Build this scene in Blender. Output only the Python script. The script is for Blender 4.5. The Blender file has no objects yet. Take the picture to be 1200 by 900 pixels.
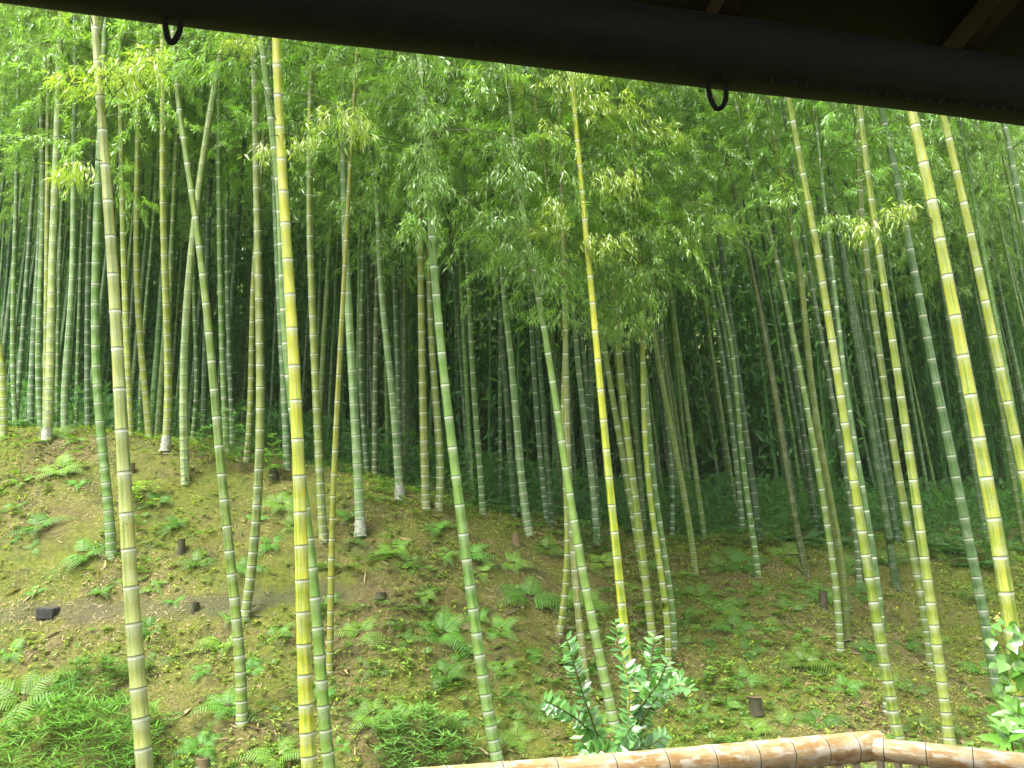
import bpy, math, random
import numpy as np
R = math.radians
rng = np.random.default_rng(11)
random.seed(11)
sc = bpy.context.scene
COL = sc.collection

# ------------------------------------------------------------------ camera model
W, H, F = 1200.0, 900.0, 970.0
PITCH = R(10.0)
EYE = np.array([0.0, 0.0, 2.4])
RT = np.array([1.0, 0, 0]); FW = np.array([0, math.cos(PITCH), math.sin(PITCH)]); UP = np.array([0, -math.sin(PITCH), math.cos(PITCH)])

def ray(px, py):
    return RT * ((px - W / 2) / F) + UP * (-(py - H / 2) / F) + FW
def at_depth(px, py, Y):
    d = ray(px, py); return EYE + d * (Y / d[1])
def at_height(px, py, z):
    d = ray(px, py); return EYE + d * ((z - EYE[2]) / d[2])
def to_px(p):
    q = np.asarray(p, float) - EYE
    c = q @ FW
    return W / 2 + F * (q @ RT) / c, H / 2 - F * (q @ UP) / c

# ------------------------------------------------------------------ terrain
def vnoise(x, y, seed=0):
    x = np.asarray(x, float); y = np.asarray(y, float)
    xi = np.floor(x).astype(np.int64); yi = np.floor(y).astype(np.int64)
    fx = x - xi; fy = y - yi
    fx = fx * fx * (3 - 2 * fx); fy = fy * fy * (3 - 2 * fy)
    def h(a, b):
        n = (a * 374761393 + b * 668265263 + seed * 974711) & 0x7fffffff
        n = ((n ^ (n >> 13)) * 1274126177) & 0x7fffffff
        return ((n ^ (n >> 16)) & 0xffff) / 65535.0
    return (h(xi, yi) * (1 - fx) + h(xi + 1, yi) * fx) * (1 - fy) + (h(xi, yi + 1) * (1 - fx) + h(xi + 1, yi + 1) * fx) * fy - 0.5

_cr = [(-60, 500, 11.6), (0, 507, 11.5), (100, 514, 11.5), (200, 524, 11.5), (300, 553, 11.3), (400, 568, 11.1), (500, 594, 11.0),
       (600, 622, 11.3), (700, 640, 11.8), (800, 646, 12.3), (950, 640, 12.8), (1100, 645, 12.8), (1260, 650, 12.8)]
_cp = np.array([at_depth(*c) for c in _cr])
def terrain(x, y):
    x = np.asarray(x, float); y = np.asarray(y, float)
    yc = np.interp(x, _cp[:, 0], _cp[:, 1]); zc = np.interp(x, _cp[:, 0], _cp[:, 2])
    t = np.clip((y - 6.7) / (yc - 6.7), 0, 1.6)
    bank = zc * t ** 1.35
    plat = zc + 0.085 * (y - yc) + 0.02
    k = 0.35
    h = np.clip(0.5 + 0.5 * (plat - bank) / k, 0, 1)
    z = plat * (1 - h) + bank * h - k * h * (1 - h)
    z = np.where(y < 6.7, 0, z)
    far = np.clip(y - 22, 0, 55)
    z = z + 0.42 * far * far / (far + 6)
    amp = np.clip((y - 5) / 3, 0.15, 1)
    z = z + amp * (0.16 * vnoise(x * 0.8, y * 0.8, 1) + 0.10 * vnoise(x * 2.1, y * 2.1, 2) + 0.08 * vnoise(x * 5.3, y * 5.3, 3) + 0.045 * vnoise(x * 12, y * 12, 4))
    return z
def ground_hit(px, py):
    d = ray(px, py)
    Y = np.arange(4.0, 45.0, 0.015)
    P = EYE[None] + d[None] * (Y / d[1])[:, None]
    b = P[:, 2] < terrain(P[:, 0], P[:, 1])
    i = int(np.argmax(b)) if b.any() else len(Y) - 1
    return P[i]

# ------------------------------------------------------------------ object helpers
def tag(o, label=None, cat=None, group=None, kind=None):
    for k, v in (('label', label), ('category', cat), ('group', group), ('kind', kind)):
        if v: o[k] = v
    return o
def empty(name, loc):
    o = bpy.data.objects.new(name, None); COL.objects.link(o); o.location = [float(v) for v in loc]
    o.empty_display_size = 0.1
    return o
class MB:
    """collects vertices and faces, with per-vertex uv and 'band' values, and links them as one mesh object"""
    def __init__(s): s.V = []; s.F = []; s.M = []; s.A = []; s.n = 0; s.U = []
    def add(s, V, faces, m=0, band=None, uv=None):
        V = np.asarray(V, float).reshape(-1, 3)
        for f in (faces if isinstance(faces, list) else [faces]):
            f = np.asarray(f, np.int64); s.F.append(f + s.n); s.M.append(np.full(len(f), m))
        s.V.append(V); s.A.append(np.zeros(len(V)) if band is None else band)
        s.U.append(np.zeros((len(V), 2)) if uv is None else uv); s.n += len(V)
    def mesh(s, name, mats, smooth=True, origin=None):
        V = np.concatenate(s.V) if s.V else np.zeros((0, 3))
        if origin is not None: V = V - np.asarray(origin)[None]
        me = bpy.data.meshes.new(name)
        loops = np.concatenate([f.ravel() for f in s.F]); tot = np.concatenate([np.full(len(f), f.shape[1]) for f in s.F])
        me.vertices.add(len(V)); me.vertices.foreach_set('co', V.astype(np.float32).ravel())
        me.loops.add(len(loops)); me.loops.foreach_set('vertex_index', loops.astype(np.int32))
        me.polygons.add(len(tot)); st = np.concatenate([[0], np.cumsum(tot)[:-1]])
        me.polygons.foreach_set('loop_start', st.astype(np.int32)); me.polygons.foreach_set('loop_total', tot.astype(np.int32))
        me.polygons.foreach_set('material_index', np.concatenate(s.M).astype(np.int32))
        me.polygons.foreach_set('use_smooth', np.full(len(tot), smooth))
        a = me.attributes.new('band', 'FLOAT', 'POINT'); a.data.foreach_set('value', np.concatenate(s.A).astype(np.float32))
        uvl = me.uv_layers.new(name='UVMap'); U = np.concatenate(s.U)
        uvl.data.foreach_set('uv', U[loops].astype(np.float32).ravel())
        for m in mats: me.materials.append(m)
        me.update(calc_edges=True); me.validate()
        return me
    def build(s, name, mats, parent=None, smooth=True, origin=None):
        """origin: world point the mesh is stored relative to (a child of an Empty at that point needs no further offset)"""
        me = s.mesh(name, mats if isinstance(mats, list) else [mats], smooth, origin)
        o = bpy.data.objects.new(name, me); COL.objects.link(o)
        if parent is not None: o.parent = parent
        elif origin is not None: o.location = [float(v) for v in origin]
        return o

def nrm(a): return a / np.maximum(np.linalg.norm(a, axis=-1, keepdims=True), 1e-9)
LANCE = (np.array([0, .22, .6, 1.0]), np.array([.06, .5, .36, 0.02]))
SIMPLE = None
SERR = (np.array([0, .14, .2, .36, .42, .58, .64, .8, 1.0]), np.array([.3, .5, .32, .48, .28, .4, .22, .24, .02]))
OVAL = (np.array([0, .15, .4, .7, .9, 1.0]), np.array([.05, .32, .5, .36, .14, .01]))
HEART = (np.array([-.12, 0, .2, .5, .8, 1.0]), np.array([.25, .48, .55, .38, .16, .01]))
def leaves(mb, P, D, N, L, Wd, shape=SIMPLE, fold=.12, droop=.15, m=0):
    """P base points, D directions, N approximate leaf normals, L lengths, Wd full widths"""
    P = np.asarray(P, float); n = len(P)
    if n == 0: return
    D = nrm(D); S = nrm(np.cross(D, N)); N = np.cross(S, D)
    L = np.broadcast_to(np.asarray(L, float), (n,)); Wd = np.broadcast_to(np.asarray(Wd, float), (n,))
    def pt(u, v, w): return P + D * (u * L)[:, None] + S * (v * Wd)[:, None] + N * (w * L)[:, None]
    if shape is None:
        fo = fold * Wd / np.maximum(L, 1e-6)
        V = np.stack([pt(0, 0, 0), pt(.38, .5, 0 * L) , P + D * (.42 * L)[:, None] - N * (fold * Wd)[:, None], pt(.38, -.5, 0 * L), pt(1, 0, -droop)], 1)
        base = (np.arange(n) * 5)[:, None, None]
        f = (np.array([[0, 1, 2], [0, 2, 3], [1, 4, 2], [2, 4, 3]])[None] + base).reshape(-1, 3)
        mb.add(V.reshape(-1, 3), f, m)
    else:
        st, hw = shape; k = len(st); rows = []
        for u, h in zip(st, hw):
            z = -droop * u * u
            rows += [pt(u, h, z), P + D * (u * L)[:, None] + N * (z * L)[:, None] - N * (fold * Wd * h * 2)[:, None], pt(u, -h, z)]
        V = np.stack(rows, 1)
        q = []
        for i in range(k - 1):
            a = 3 * i; q += [[a, a + 3, a + 4, a + 1], [a + 1, a + 4, a + 5, a + 2]]
        f = (np.array(q)[None] + (np.arange(n) * 3 * k)[:, None, None]).reshape(-1, 4)
        mb.add(V.reshape(-1, 3), f, m)

def tube(mb, P, r, sides=5, m=0, band=None, cap=True, vlen=None):
    P = np.asarray(P, float); n = len(P); r = np.broadcast_to(np.asarray(r, float), (n,))
    T = nrm(np.gradient(P, axis=0))
    ref = np.array([0, 1.0, 0]) if abs(T[n // 2][1]) < .8 else np.array([1.0, 0, 0])
    A = nrm(np.cross(T, ref)); B = np.cross(T, A)
    th = np.arange(sides) / sides * 2 * math.pi
    V = P[:, None] + r[:, None, None] * (A[:, None] * np.cos(th)[None, :, None] + B[:, None] * np.sin(th)[None, :, None])
    i = np.arange(n - 1)[:, None] * sides; j = np.arange(sides)[None]; j2 = (j + 1) % sides
    f = np.stack([i + j, i + j2, i + sides + j2, i + sides + j], -1).reshape(-1, 4)
    s = np.concatenate([[0], np.cumsum(np.linalg.norm(np.diff(P, axis=0), axis=1))]) if vlen is None else vlen
    uv = np.stack([np.broadcast_to(np.abs(th / math.pi - 1)[None], (n, sides)), np.broadcast_to(s[:, None], (n, sides))], -1).reshape(-1, 2)
    bd = None if band is None else np.repeat(band, sides)
    fs = [f]
    mb.add(V.reshape(-1, 3), fs, m, bd, uv)
    if cap:
        for k in (0, n - 1):
            c = V[k]; mb.add(np.vstack([c, P[k][None]]), np.array([[a, (a + 1) % sides, sides] for a in range(sides)]), m, None if band is None else np.full(sides + 1, band[k]))

def box(mb, c, half, ax=(1, 0, 0), az=(0, 0, 1), m=0):
    ax = nrm(np.array(ax, float)); az = np.array(az, float); az = nrm(az - ax * (az @ ax)); ay = np.cross(az, ax)
    c = np.array(c, float)
    V = [c + ax * sx * half[0] + ay * sy * half[1] + az * sz * half[2] for sx in (-1, 1) for sy in (-1, 1) for sz in (-1, 1)]
    mb.add(V, np.array([[0, 1, 3, 2], [4, 6, 7, 5], [0, 4, 5, 1], [2, 3, 7, 6], [0, 2, 6, 4], [1, 5, 7, 3]]), m)

# ------------------------------------------------------------------ materials
def newmat(name):
    m = bpy.data.materials.new(name); m.use_nodes = True
    nt = m.node_tree; nt.nodes.clear()
    return m, nt, nt.nodes, nt.links
def nd(nt, t, **kw):
    n = nt.nodes.new(t)
    for k, v in kw.items():
        if k in n.inputs: n.inputs[k].default_value = v
        else: setattr(n, k, v)
    return n
def ramp(nt, src, stops, interp='LINEAR'):
    r = nt.nodes.new('ShaderNodeValToRGB'); r.color_ramp.interpolation = interp
    e = r.color_ramp.elements
    while len(e) < len(stops): e.new(0.5)
    for i, (p, c) in enumerate(stops):
        e[i].position = p; e[i].color = c if len(c) == 4 else (*c, 1)
    nt.links.new(src, r.inputs[0]); return r
def mix(nt, a, b, fac, mode='MIX'):
    n = nt.nodes.new('ShaderNodeMix'); n.data_type = 'RGBA'; n.blend_type = mode
    for sock, v in ((n.inputs[0], fac), (n.inputs[6], a), (n.inputs[7], b)):
        if hasattr(v, 'is_linked') or isinstance(v, bpy.types.NodeSocket): nt.links.new(v, sock)
        elif isinstance(v, (int, float)): sock.default_value = v
        else: sock.default_value = (*v, 1)
    return n.outputs[2]
def math_n(nt, op, a, b=0.0):
    n = nt.nodes.new('ShaderNodeMath'); n.operation = op
    for s, v in ((n.inputs[0], a), (n.inputs[1], b)):
        if isinstance(v, bpy.types.NodeSocket): nt.links.new(v, s)
        else: s.default_value = v
    return n.outputs[0]
def noise(nt, vec, scale, detail=3, rough=.55):
    n = nd(nt, 'ShaderNodeTexNoise', Scale=scale, Detail=detail, Roughness=rough)
    nt.links.new(vec, n.inputs['Vector']); return n.outputs['Fac']

def culm_material(name, use_obj=True, base=(0.5, .35, .18), ring=(.54, .59, .47), stain=None, rough=.42):
    m, nt, N, L = newmat(name)
    out = N.new('ShaderNodeOutputMaterial'); p = N.new('ShaderNodeBsdfPrincipled')
    oi = N.new('ShaderNodeObjectInfo'); tc = N.new('ShaderNodeTexCoord')
    mp = nd(nt, 'ShaderNodeMapping'); mp.inputs['Scale'].default_value = (9, 1.1, 1) if not stain else (2.2, 5.5, 1)
    L.new(tc.outputs['UV'], mp.inputs['Vector'])
    ad = nd(nt, 'ShaderNodeVectorMath', operation='ADD'); L.new(mp.outputs[0], ad.inputs[0])
    cb = N.new('ShaderNodeCombineXYZ'); L.new(math_n(nt, 'MULTIPLY', oi.outputs['Random'], 37.0), cb.inputs[0]); L.new(math_n(nt, 'MULTIPLY', oi.outputs['Random'], 91.0), cb.inputs[1])
    L.new(cb.outputs[0], ad.inputs[1])
    vec = ad.outputs[0]
    streak = noise(nt, vec, 3.2, 5, .65)
    fine = nd(nt, 'ShaderNodeMapping'); fine.inputs['Scale'].default_value = (40, 2.5, 1); L.new(tc.outputs['UV'], fine.inputs['Vector'])
    fines = noise(nt, fine.outputs[0], 2.0, 4, .7)
    blot = noise(nt, tc.outputs['Object'], 7.0, 6, .75)
    big = noise(nt, tc.outputs['Object'], 0.9, 2)
    if use_obj: c = oi.outputs['Color']
    else:
        rgb = N.new('ShaderNodeRGB'); rgb.outputs[0].default_value = (*base, 1); c = rgb.outputs[0]
    # greener or duller streaks along the fibres
    green = mix(nt, c, (0.36, .66, .35) if use_obj else (.75, .6, .45), 1.0, 'MULTIPLY')
    sf = ramp(nt, streak, [(.44, (0, 0, 0)), (.62, (1, 1, 1))]).outputs[0]
    c = mix(nt, c, green, math_n(nt, 'MULTIPLY', sf, .7 if use_obj else .25))
    c = mix(nt, c, mix(nt, c, (1.35, 1.25, 1.1), 1.0, 'MULTIPLY'), ramp(nt, big, [(.4, (0, 0, 0)), (.7, (1, 1, 1))]).outputs[0])
    sd = nd(nt, 'ShaderNodeMapping'); sd.inputs['Scale'].default_value = (2.6, .22, 1); L.new(tc.outputs['UV'], sd.inputs['Vector'])
    ad2 = nd(nt, 'ShaderNodeVectorMath', operation='ADD'); L.new(sd.outputs[0], ad2.inputs[0]); L.new(cb.outputs[0], ad2.inputs[1])
    side = noise(nt, ad2.outputs[0], 1.6, 3, .6)
    c = mix(nt, c, mix(nt, c, (.50, .66, .58) if use_obj else (.85, .75, .65), 1.0, 'MULTIPLY'), ramp(nt, side, [(.48, (0, 0, 0)), (.6, (1, 1, 1))]).outputs[0])
    c = mix(nt, c, mix(nt, c, (.34, .36, .26), .5) if use_obj else (.6, .45, .28), math_n(nt, 'MULTIPLY', ramp(nt, blot, [(.50, (0, 0, 0)), (.66, (1, 1, 1))]).outputs[0], .7))
    spk = noise(nt, tc.outputs['Object'], 55.0, 3, .6); spm = noise(nt, tc.outputs['Object'], 3.1, 2)
    c = mix(nt, c, mix(nt, c, (.35, .35, .3), 1.0, 'MULTIPLY'), math_n(nt, 'MULTIPLY', ramp(nt, spk, [(.60, (0, 0, 0)), (.70, (1, 1, 1))]).outputs[0], ramp(nt, spm, [(.45, (0, 0, 0)), (.65, (.8, .8, .8))]).outputs[0]))
    c = mix(nt, c, mix(nt, c, (.72, .74, .7), 1.0, 'MULTIPLY'), ramp(nt, fines, [(.5, (0, 0, 0)), (.66, (1, 1, 1))]).outputs[0])
    if stain:
        st = noise(nt, vec, 1.5, 5, .68)
        c = mix(nt, c, stain, ramp(nt, st, [(.46, (0, 0, 0)), (.58, (.85, .85, .85))]).outputs[0])
        st2 = noise(nt, vec, 2.7, 4, .6)
        c = mix(nt, c, (.86, .78, .6), ramp(nt, st2, [(.50, (0, 0, 0)), (.60, (1, 1, 1))]).outputs[0])
    at = nd(nt, 'ShaderNodeAttribute', attribute_name='band')
    if use_obj: c = mix(nt, c, (.42, .46, .36), math_n(nt, 'MULTIPLY', math_n(nt, 'MINIMUM', math_n(nt, 'MULTIPLY', math_n(nt, 'MAXIMUM', at.outputs['Fac'], 0.0), 9.0), 1.0), math_n(nt, 'MULTIPLY', blot, .55)))
    wn = math_n(nt, 'MULTIPLY', at.outputs['Fac'], math_n(nt, 'ADD', .55, math_n(nt, 'MULTIPLY', blot, .8)))
    c = mix(nt, c, ring, ramp(nt, wn, [(.12, (0, 0, 0)), (.6, (.95, .95, .95))]).outputs[0])
    dk = ramp(nt, math_n(nt, 'MULTIPLY', at.outputs['Fac'], -1.0), [(.15, (0, 0, 0)), (.7, (1, 1, 1))]).outputs[0]
    c = mix(nt, c, (.05, .05, .03), math_n(nt, 'MULTIPLY', dk, .85))
    L.new(c, p.inputs['Base Color'])
    rr = math_n(nt, 'ADD', rough - .1, math_n(nt, 'MULTIPLY', blot, .3)); L.new(rr, p.inputs['Roughness'])
    p.inputs['Specular IOR Level'].default_value = .35
    bp = nd(nt, 'ShaderNodeBump', Strength=.25, Distance=.004); L.new(fines, bp.inputs['Height']); L.new(bp.outputs[0], p.inputs['Normal'])
    L.new(p.outputs[0], out.inputs[0])
    return m

def leaf_material(name, color=None, trans=.45, gloss=.08, grough=.35, vary=.5, yellow=(1.7, 1.25, .6)):
    m, nt, N, L = newmat(name)
    out = N.new('ShaderNodeOutputMaterial'); oi = N.new('ShaderNodeObjectInfo'); ge = N.new('ShaderNodeNewGeometry')
    if color is None: c = oi.outputs['Color']
    else:
        rgb = N.new('ShaderNodeRGB'); rgb.outputs[0].default_value = (*color, 1); c = rgb.outputs[0]
    rnd = ge.outputs['Random Per Island']
    dark = mix(nt, c, (.55, .62, .6), 1.0, 'MULTIPLY'); lite = mix(nt, c, yellow, 1.0, 'MULTIPLY')
    r1 = ramp(nt, rnd, [(0, (1, 1, 1)), (.5, (0, 0, 0))]).outputs[0]; r2 = ramp(nt, rnd, [(.5, (0, 0, 0)), (1, (1, 1, 1))]).outputs[0]
    c = mix(nt, c, dark, math_n(nt, 'MULTIPLY', r1, vary)); c = mix(nt, c, lite, math_n(nt, 'MULTIPLY', r2, vary))
    di = N.new('ShaderNodeBsdfDiffuse'); tr = N.new('ShaderNodeBsdfTranslucent'); gl = nd(nt, 'ShaderNodeBsdfGlossy', Roughness=grough)
    L.new(c, di.inputs[0]); tcx = mix(nt, c, (1.25, 1.3, .6), 1.0, 'MULTIPLY'); L.new(tcx, tr.inputs[0])
    a = nd(nt, 'ShaderNodeMixShader', Fac=trans); L.new(di.outputs[0], a.inputs[1]); L.new(tr.outputs[0], a.inputs[2])
    b = nd(nt, 'ShaderNodeMixShader', Fac=gloss); L.new(a.outputs[0], b.inputs[1]); L.new(gl.outputs[0], b.inputs[2])
    L.new(b.outputs[0], out.inputs[0])
    return m

def plain_material(name, color, rough=.7, var=.5, scale=8.0, stretch=(1, 1, 1), bump=.3, dark=None):
    m, nt, N, L = newmat(name)
    out = N.new('ShaderNodeOutputMaterial'); p = nd(nt, 'ShaderNodeBsdfPrincipled', Roughness=rough)
    p.inputs['Specular IOR Level'].default_value = .3
    tc = N.new('ShaderNodeTexCoord'); mp = nd(nt, 'ShaderNodeMapping'); mp.inputs['Scale'].default_value = stretch
    L.new(tc.outputs['Object'], mp.inputs['Vector'])
    n1 = noise(nt, mp.outputs[0], scale, 6, .65)
    dk = dark or tuple(v * .4 for v in color)
    c = mix(nt, color, dk, math_n(nt, 'MULTIPLY', ramp(nt, n1, [(.35, (0, 0, 0)), (.7, (1, 1, 1))]).outputs[0], var))
    L.new(c, p.inputs['Base Color'])
    bp = nd(nt, 'ShaderNodeBump', Strength=bump, Distance=.01); L.new(n1, bp.inputs['Height']); L.new(bp.outputs[0], p.inputs['Normal'])
    L.new(p.outputs[0], out.inputs[0])
    return m

def ground_material():
    m, nt, N, L = newmat('mossy_ground')
    out = N.new('ShaderNodeOutputMaterial'); p = nd(nt, 'ShaderNodeBsdfPrincipled', Roughness=.95)
    p.inputs['Specular IOR Level'].default_value = .1
    tc = N.new('ShaderNodeTexCoord'); v = tc.outputs['Object']
    n1 = noise(nt, v, .9, 5, .6); n2 = noise(nt, v, 4.0, 6, .7); n3 = noise(nt, v, 22.0, 5, .75); n4 = noise(nt, v, 70.0, 3, .7)
    moss = mix(nt, (.065, .090, .016), (.185, .195, .038), ramp(nt, n3, [(.3, (0, 0, 0)), (.7, (1, 1, 1))]).outputs[0])
    moss = mix(nt, moss, (.07, .125, .024), ramp(nt, n2, [(.5, (0, 0, 0)), (.7, (1, 1, 1))]).outputs[0])
    litter = mix(nt, (.070, .052, .025), (.22, .17, .085), ramp(nt, n3, [(.32, (0, 0, 0)), (.68, (1, 1, 1))]).outputs[0])
    litter = mix(nt, litter, (.06, .05, .024), ramp(nt, n2, [(.52, (0, 0, 0)), (.7, (1, 1, 1))]).outputs[0])
    sel = math_n(nt, 'ADD', math_n(nt, 'MULTIPLY', n1, .55), math_n(nt, 'ADD', math_n(nt, 'MULTIPLY', n2, .3), math_n(nt, 'MULTIPLY', n3, .2)))
    c = mix(nt, moss, litter, ramp(nt, sel, [(.49, (0, 0, 0)), (.62, (.9, .9, .9))]).outputs[0])
    c = mix(nt, c, (.045, .042, .02), ramp(nt, n4, [(.56, (0, 0, 0)), (.75, (.8, .8, .8))]).outputs[0])
    soil = noise(nt, v, 2.1, 6, .68)
    c = mix(nt, c, mix(nt, (.05, .045, .022), (.085, .09, .03), n3), ramp(nt, soil, [(.53, (0, 0, 0)), (.66, (.85, .85, .85))]).outputs[0])
    at = nd(nt, 'ShaderNodeAttribute', attribute_name='band')
    bare = mix(nt, (.12, .115, .07), (.07, .07, .045), n3)
    bf = ramp(nt, math_n(nt, 'ADD', at.outputs['Fac'], math_n(nt, 'MULTIPLY', math_n(nt, 'SUBTRACT', n2, .5), .8)), [(.5, (0, 0, 0)), (.95, (.62, .62, .62))]).outputs[0]
    c = mix(nt, c, bare, bf)
    L.new(c, p.inputs['Base Color'])
    hh = math_n(nt, 'ADD', n3, math_n(nt, 'MULTIPLY', n4, .6))
    bp = nd(nt, 'ShaderNodeBump', Strength=.9, Distance=.03); L.new(hh, bp.inputs['Height']); L.new(bp.outputs[0], p.inputs['Normal'])
    L.new(p.outputs[0], out.inputs[0])
    return m

M_CULM = culm_material('bamboo_culm')
M_RAIL = culm_material('rail_bamboo', False, (.80, .61, .32), (.88, .80, .6), stain=(.50, .27, .09), rough=.28)
M_PICKET = culm_material('picket_bamboo', False, (.78, .72, .6), (.66, .6, .5), rough=.45)
M_LEAF = leaf_material('bamboo_leaf', None, .5, .08, .28, .45, (1.35, 1.15, .7))
M_FAR = leaf_material('far_leaf', None, .5, .008, .5, .45, (1.35, 1.15, .7))
M_TWIG = plain_material('twig', (.10, .11, .04), .6, .4)
M_FERN = leaf_material('fern_leaf', None, .4, .025, .45, .35, (1.4, 1.2, .8))
M_GLOSSY = leaf_material('glossy_leaf', (.14, .35, .09), .28, .13, .28, .45, (1.4, 1.3, .9))
M_BROAD = leaf_material('broad_leaf', (.15, .34, .055), .35, .10, .22, .35, (1.3, 1.25, .9))
M_DWARF = leaf_material('dwarf_leaf', None, .35, .03, .35, .5, (1.3, 1.3, .9))
M_LITTER = leaf_material('dry_leaf', (.23, .18, .085), .2, .03, .5, 1.0, (1.8, 1.8, 1.7))
M_WEED = leaf_material('weed_leaf', (.24, .37, .06), .35, .04, .4, .7, (1.7, 1.3, .7))
M_STEM = plain_material('shrub_stem', (.20, .20, .06), .6, .5, 20)
M_GROUND = ground_material()
M_STUMP = plain_material('stump_wood', (.075, .075, .04), .85, .7, 14)
M_CUT = plain_material('cut_wood', (.20, .15, .08), .8, .6, 30)
M_STONE = plain_material('dark_stone', (.05, .05, .048), .8, .6, 12)
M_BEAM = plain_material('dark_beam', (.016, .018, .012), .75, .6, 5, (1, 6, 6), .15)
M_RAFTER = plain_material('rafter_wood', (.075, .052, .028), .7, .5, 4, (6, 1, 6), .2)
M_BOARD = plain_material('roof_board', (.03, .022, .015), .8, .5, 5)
M_IRON = plain_material('black_iron', (.012, .012, .012), .8, .4, 30)
M_DARK_WALL = plain_material('dark_wall_wood', (.05, .04, .028), .9, .3, 3)  # dark wood for the unseen back wall, kept dark to cut bounce light
M_PALE = plain_material('pale_lichen', (.42, .44, .38), .9, .8, 26, dark=(.14, .16, .08))
M_BUD = plain_material('yellow_bud', (.6, .55, .15), .6, .3, 40)

# ------------------------------------------------------------------ ground sheet
def axis(lo, a, b, hi, step, grow=1.22):
    mid = list(np.arange(a, b, step)); up = []; s = step; v = b
    while v < hi: up.append(v); s *= grow; v += s
    dn = []; s = step; v = a - s
    while v > lo: dn.append(v); s *= grow; v -= s
    return np.array(dn[::-1] + mid + up)
gx = axis(-400, -9.5, 9.5, 400, .07); gy = axis(-300, 6.2, 14.5, 500, .06)
GX, GY = np.meshgrid(gx, gy)
GZ = terrain(GX, GY)
path_px = [(-40, 726), (0, 722), (60, 716), (150, 715), (250, 708), (330, 702), (400, 697), (470, 690)]
pw = np.array([ground_hit(*q) for q in path_px])
pyl = np.interp(GX, pw[:, 0], pw[:, 1])
bare = np.exp(-((GY - pyl) / .17) ** 2) * (GX < pw[-1, 0]) * np.clip((pw[-1, 0] - GX) * 1.5, 0, 1)
mb = MB(); nx, ny = len(gx), len(gy)
i, j = np.meshgrid(np.arange(nx - 1), np.arange(ny - 1)); a0 = (j * nx + i).ravel()
mb.add(np.stack([GX, GY, GZ], -1).reshape(-1, 3), np.stack([a0, a0 + 1, a0 + nx + 1, a0 + nx], -1), 0, bare.ravel())
tag(mb.build('ground', M_GROUND), kind='structure')

# ------------------------------------------------------------------ bamboo
COLORS = dict(yellow=(.43, .43, .045), ygreen=(.33, .36, .05), green=(.15, .27, .05), pale=(.23, .34, .13), blue=(.115, .205, .07),
              beige=(.33, .345, .11), olive=(.19, .26, .045), dark=(.065, .135, .032), straw=(.31, .31, .10))

def node_list(total, s0=.09, s1=.31, grow=16):
    out = [0.05]; k = 0
    while out[-1] < total:
        t = min(1, k / grow); out.append(out[-1] + (s0 + (s1 - s0) * t ** .8) * random.uniform(.94, 1.06)); k += 1
    return out

def culm_mesh(mb, cx, total, rad, sides=10, s0=.09, s1=.31, ringw=.024):
    """cx(s) -> points along the culm for arc lengths s; rad(s) -> radii"""
    S = [0.0]; Bd = [0.0]; Mu = [1.0]
    nl = node_list(total, s0, s1)
    for k, s in enumerate(nl):
        if s > total - .05: break
        for d, b, mu in ((-ringw * 5.5, 0, .99), (-ringw * 1.3, .11, 1.0), (-ringw, 1, 1.0), (-.004, 1, 1.035), (.002, -1, 1.09), (.010, 0, 1.02)):
            if s + d > S[-1]: S.append(s + d); Bd.append(b); Mu.append(mu)
        nx_ = nl[k + 1] if k + 1 < len(nl) else s + .3
        if nx_ - s > .12: S.append((s + nx_) / 2); Bd.append(0); Mu.append(.985)
    S.append(total); Bd.append(0); Mu.append(1)
    S = np.array(S)
    P = cx(S); tube(mb, P, rad(S) * np.array(Mu), sides, 0, np.array(Bd), True, S)
    return nl

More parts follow.
